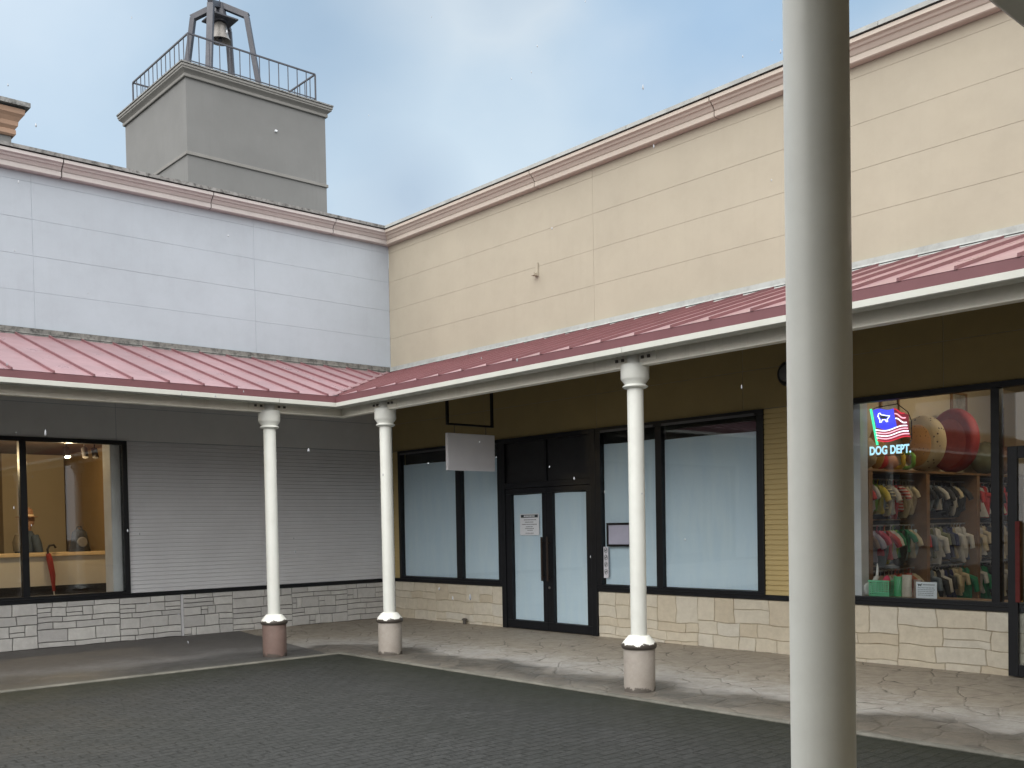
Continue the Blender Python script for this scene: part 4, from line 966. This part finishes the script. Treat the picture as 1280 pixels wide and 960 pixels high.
# canton
mb = MB(); K = 10; P = []; Fc = []
for i in range(K + 1):
    u = i / K
    x0 = .022 + u * .24; x1 = .062 + u * .24
    P += [(x0, .004, 2.815 + .012 * math.sin(u * 6)), (x1, .004, 2.60 + .02 * math.sin(u * 5 + 2)), (x0, .012, 2.815 + .012 * math.sin(u * 6)), (x1, .012, 2.60 + .02 * math.sin(u * 5 + 2))]
for i in range(K):
    a = 4 * i; b = a + 4; Fc += [(a, b, b + 1, a + 1), (a + 2, b + 2, b + 3, a + 3), (a, b, b + 2, a + 2), (a + 1, b + 1, b + 3, a + 3)]
mb.add(P, Fc); mb.build('blue_field', nb, ne)
rp = MB()
def stripe(x0, z0, x1, z1, mat, r=.0065, ph=0., amp=.016):
    mb = MB(); mb.tube([(x0 + (x1 - x0) * i / 16, -.004, z0 + (z1 - z0) * i / 16 + amp * math.sin(i / 16 * 6.2 + ph)) for i in range(17)], r, 8); mb.build('stripe_tube', mat, ne)
for i in range(5):
    z = 2.585 - i * .03
    x0 = .058 + i * .004; x1 = .425 + i * .008
    if i < 5: stripe(x0, z, x1, z + .015, (nw, npk, nw, npk, nr)[i], .0065, 2.6)
for i in range(3):
    stripe(.275 + i * .008, 2.80 - i * .052, .395 + i * .012, 2.745 - i * .052, (nr, npk, nw)[i], .0065, .5, .010)
K = 16; P = []; Fc = []
for i in range(K + 1):
    u = i / K; zt = (2.60 if u < .55 else 2.80 - (u - .55) * .16) + .0; zb = 2.46 + .02 * u + .012 * math.sin(u * 6.2 + 2.6); x = .066 + u * .37
    P += [(x, .006, zt), (x, .006, zb), (x, .012, zt), (x, .012, zb)]
for i in range(K):
    a = 4 * i; b = a + 4; Fc += [(a, b, b + 1, a + 1), (a + 2, b + 2, b + 3, a + 3), (a, b, b + 2, a + 2), (a + 1, b + 1, b + 3, a + 3)]
rp.add(P, Fc); rp.build('red_field', nrp, ne)
dog = [(.075, .74), (.085, .77), (.10, .775), (.115, .755), (.15, .748), (.185, .738), (.215, .735), (.20, .715), (.185, .70), (.19, .67), (.175, .672), (.165, .695), (.13, .70), (.115, .672), (.098, .672), (.10, .70), (.09, .715), (.085, .73)]
mb = MB(); mb.tube([(x + .01, -.004, 2. + z) for x, z in dog], .0055, 6, closed=True); mb.build('dog_outline', nw, ne)
mb = MB(); mb.quad(*[(x + .012, .002, 2.0 + z) for x, z in [(.09, .745), (.10, .765), (.12, .745), (.19, .728), (.18, .712), (.13, .708), (.10, .715)]]); mb.build('dog_silhouette', M['ink'], ne)
cu = bpy.data.curves.new('lettering', 'FONT'); cu.body = 'DOG DEPT.'; cu.size = .125; cu.fill_mode = 'NONE'; cu.bevel_depth = .0042; cu.bevel_resolution = 1; cu.space_character = 1.04
to = bpy.data.objects.new('lettering_tmp', cu); COL.objects.link(to)
bpy.context.view_layer.update()
me = bpy.data.meshes.new_from_object(to.evaluated_get(bpy.context.evaluated_depsgraph_get())); bpy.data.objects.remove(to)
me.materials.clear(); me.materials.append(nc)
wx = max(v.co.x for v in me.vertices); 
lt = bpy.data.objects.new('lettering', me); COL.objects.link(lt); lt.parent = ne; lt.rotation_euler.x = R_(90); lt.location = (-.02, -.002, 2.318); k = .485 / wx; lt.scale = (k, 1.02, 1)
mb = MB(lambda a, b, c: (a, c, b)); nts = [(-.03, 2.82), (.06, 2.845), (.30, 2.86), (.42, 2.76), (.46, 2.66), (.46, 2.46), (.36, 2.30), (.05, 2.30)]
mb2 = MB()
for a, b in zip(nts[:-1], nts[1:]): mb2.beam((a[0], .025, a[1]), (b[0], .025, b[1]), .008, .008)
mb2.beam((.3, .025, 2.86), (.26, .025, 3.5), .006, .006); mb2.build('support_wire', M['blackfab'], ne)
# pet shop ceiling lamps
for i, (x, y, e_) in enumerate(((9.4, 1.3, 11), (9.7, 3.4, 22), (11.3, 2.5, 13))):
    t = thing('ceiling_lamp', ('round ceiling lamp just inside the pet shop window', 'round ceiling lamp deep above the pet shop shelving', 'round ceiling lamp above the pet shop doorway')[i], 'ceiling lamp', (x, y, 3.598), 0, 'round ceiling lamps of the pet shop')
    mb = MB(); mb.lathe([(.12, 0), (.12, -.03), (.10, -.04)], n=24); mb.build('housing', M['print'], t)
    mb = MB(); mb.lathe([(.095, -.041), (.0, -.045)], n=24); mb.build('diffuser', glow('lamp_diffuser', (1, .85, .62), 6), t)
    l = bpy.data.lights.new('ceiling_lamp_light', 'POINT'); l.energy = e_; l.color = (1, .83, .6); l.shadow_soft_size = .1
    lo = bpy.data.objects.new('ceiling_lamp_light', l); COL.objects.link(lo); lo.parent = t; lo.location = (0, 0, -.15)

# ------------------------------------------------------------------ falling rain drops
C = Vector((14.8232, -10.3467, 1.6)); yaw = .8446; Fv = Vector((-math.sin(yaw), math.cos(yaw), 0)); Rv = Vector((math.cos(yaw), math.sin(yaw), 0))
random.seed(21); mb = MB()
for i in range(70):
    d_ = random.uniform(4.2, 11); lat = random.uniform(-.52, .3) * d_; zc = random.uniform(-.1, .55) * d_ + 1.5
    p = C + Fv * d_ + Rv * lat; z = zc
    if p.x < 3.3 or p.y > -3.4 or z < .1 or p.x > 12.9: continue
    r = random.uniform(.0025, .0055) ; l_ = r * random.uniform(1.2, 3.2)
    mb.loft([(p.x, p.y, z - l_, r * .3, r * .3), (p.x, p.y, z - l_ * .5, r, r), (p.x, p.y, z + l_ * .2, r * .8, r * .8), (p.x, p.y, z + l_, r * .2, r * .2)], 6)
md, ntd, bd = nodes('rain_water'); bd.inputs['Base Color'].default_value = (.38, .40, .43, 1); bd.inputs['Roughness'].default_value = .15
tag(mb.build('rain', md, smooth=True), 'falling rain drops scattered over the courtyard', 'rain', kind='stuff')

# ------------------------------------------------------------------ light, sky, camera
SD = Vector((.45, -.80, .48)).normalized()
el = math.asin(SD.z); rot = math.atan2(SD.x, SD.y)
w = bpy.data.worlds.new('World'); sc.world = w; w.use_nodes = True; nt = w.node_tree
bgn = nt.nodes['Background']; bgn.inputs['Strength'].default_value = .1
sky = N(nt, 'ShaderNodeTexSky', sky_type='NISHITA', sun_disc=False, sun_elevation=el, sun_rotation=rot); sky.air_density = 1.; sky.dust_density = 2.; sky.ozone_density = 1.5
tc = N(nt, 'ShaderNodeTexCoord'); mp = N(nt, 'ShaderNodeMapping'); mp.inputs['Scale'].default_value = (1., 1., 1.7); mp.inputs['Location'].default_value = (.35, .1, .2); nt.links.new(tc.outputs['Generated'], mp.inputs['Vector'])
n1 = noise(nt, mp.outputs['Vector'], 1.9, 5, .46, .35)
n2 = noise(nt, mp.outputs['Vector'], 5.0, 5, .5, .2)
f = math_(nt, 'ADD', math_(nt, 'MULTIPLY', n1, .75), math_(nt, 'MULTIPLY', n2, .25))
cloud = ramp(nt, f, [(.36, (2.4, 3.7, 5.4)), (.44, (2.9, 4.3, 5.8)), (.52, (3.9, 5.1, 6.3)), (.60, (5.2, 6.0, 6.7)), (.72, (3.8, 4.8, 5.9))])
cm = mix(nt, .80, sky.outputs['Color'], cloud); cm = mix(nt, 1., cm, (1.0, .985, .965), 'MULTIPLY')
# single clouds: a bright break and darker grey masses, at fixed compass directions
def puff(az, elv, size, soft, col, amt):
    global cm
    d0 = Vector((math.sin(R_(az)) * math.cos(R_(elv)), math.cos(R_(az)) * math.cos(R_(elv)), math.sin(R_(elv))))
    nn = N(nt, 'ShaderNodeTexNoise'); nn.inputs['Scale'].default_value = 7; nn.inputs['Detail'].default_value = 6; nt.links.new(tc.outputs['Generated'], nn.inputs['Vector'])
    df = N(nt, 'ShaderNodeVectorMath', operation='DISTANCE'); df.inputs[1].default_value = d0; nt.links.new(tc.outputs['Generated'], df.inputs[0])
    dd = math_(nt, 'ADD', df.outputs['Value'], math_(nt, 'MULTIPLY', math_(nt, 'SUBTRACT', nn.outputs['Fac'], .5), size * 1.5))
    k = math_(nt, 'SUBTRACT', 1., math_(nt, 'DIVIDE', math_(nt, 'SUBTRACT', dd, size - soft), soft * 2, clamp=True), clamp=True)
    cm = mix(nt, math_(nt, 'MULTIPLY', k, amt), cm, col)
puff(-49, 19, .10, .12, (5.3, 6.2, 6.9), .85)
puff(-72, 20, .12, .12, (4.6, 5.7, 6.8), .7)
puff(-58.5, 26, .05, .07, (2.7, 3.7, 4.9), .75)
puff(-53.8, 18.0, .035, .03, (3.2, 4.1, 5.2), .7)
puff(-36, 26, .07, .09, (2.9, 4.3, 6.1), .6)
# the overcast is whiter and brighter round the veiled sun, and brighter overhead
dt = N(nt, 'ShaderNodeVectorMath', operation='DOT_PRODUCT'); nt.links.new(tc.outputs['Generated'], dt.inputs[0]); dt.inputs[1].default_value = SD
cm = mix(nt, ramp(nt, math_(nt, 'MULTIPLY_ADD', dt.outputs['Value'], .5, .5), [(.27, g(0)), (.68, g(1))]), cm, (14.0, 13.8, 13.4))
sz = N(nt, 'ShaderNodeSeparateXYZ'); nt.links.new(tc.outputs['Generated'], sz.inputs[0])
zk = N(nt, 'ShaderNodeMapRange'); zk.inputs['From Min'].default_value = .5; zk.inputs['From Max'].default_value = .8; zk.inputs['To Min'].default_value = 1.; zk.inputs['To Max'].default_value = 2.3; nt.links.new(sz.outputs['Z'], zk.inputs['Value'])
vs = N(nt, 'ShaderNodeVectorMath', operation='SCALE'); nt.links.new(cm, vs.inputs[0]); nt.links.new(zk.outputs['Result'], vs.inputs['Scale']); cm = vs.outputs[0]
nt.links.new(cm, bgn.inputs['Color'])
sl = bpy.data.lights.new('sun', 'SUN'); sl.energy = .9; sl.angle = R_(45); sl.color = (1, .98, .95)
so = bpy.data.objects.new('sun', sl); COL.objects.link(so); so.rotation_euler = (-SD).to_track_quat('-Z', 'Y').to_euler(); so.location = (30, -40, 40)

cam = bpy.data.cameras.new('camera'); co = bpy.data.objects.new('camera', cam); COL.objects.link(co)
roll = -.0185; pitch = -.0258
Fc = Vector((-math.sin(yaw) * math.cos(pitch), math.cos(yaw) * math.cos(pitch), math.sin(pitch)))
R0 = Rv; U0 = R0.cross(Fc)
Rc = R0 * math.cos(roll) + U0 * math.sin(roll); Uc = -R0 * math.sin(roll) + U0 * math.cos(roll)
mt = Matrix(((Rc.x, Uc.x, -Fc.x, C.x), (Rc.y, Uc.y, -Fc.y, C.y), (Rc.z, Uc.z, -Fc.z, C.z), (0, 0, 0, 1)))
co.matrix_world = mt
cam.sensor_fit = 'HORIZONTAL'; cam.sensor_width = 36; cam.lens = 1249.8 / 1280 * 36; cam.shift_y = (689.1 - 480) / 1280; cam.clip_start = .05; cam.clip_end = 1500
sc.camera = co
sc.view_settings.view_transform = 'Standard'; sc.view_settings.look = 'None'; sc.view_settings.exposure = .45; sc.view_settings.gamma = 1; sc.view_settings.use_curve_mapping = False
sc.render.engine = 'CYCLES'; sc.cycles.max_bounces = 8; sc.cycles.transparent_max_bounces = 12; sc.cycles.use_denoising = True
sc.cycles.sample_clamp_indirect = 4
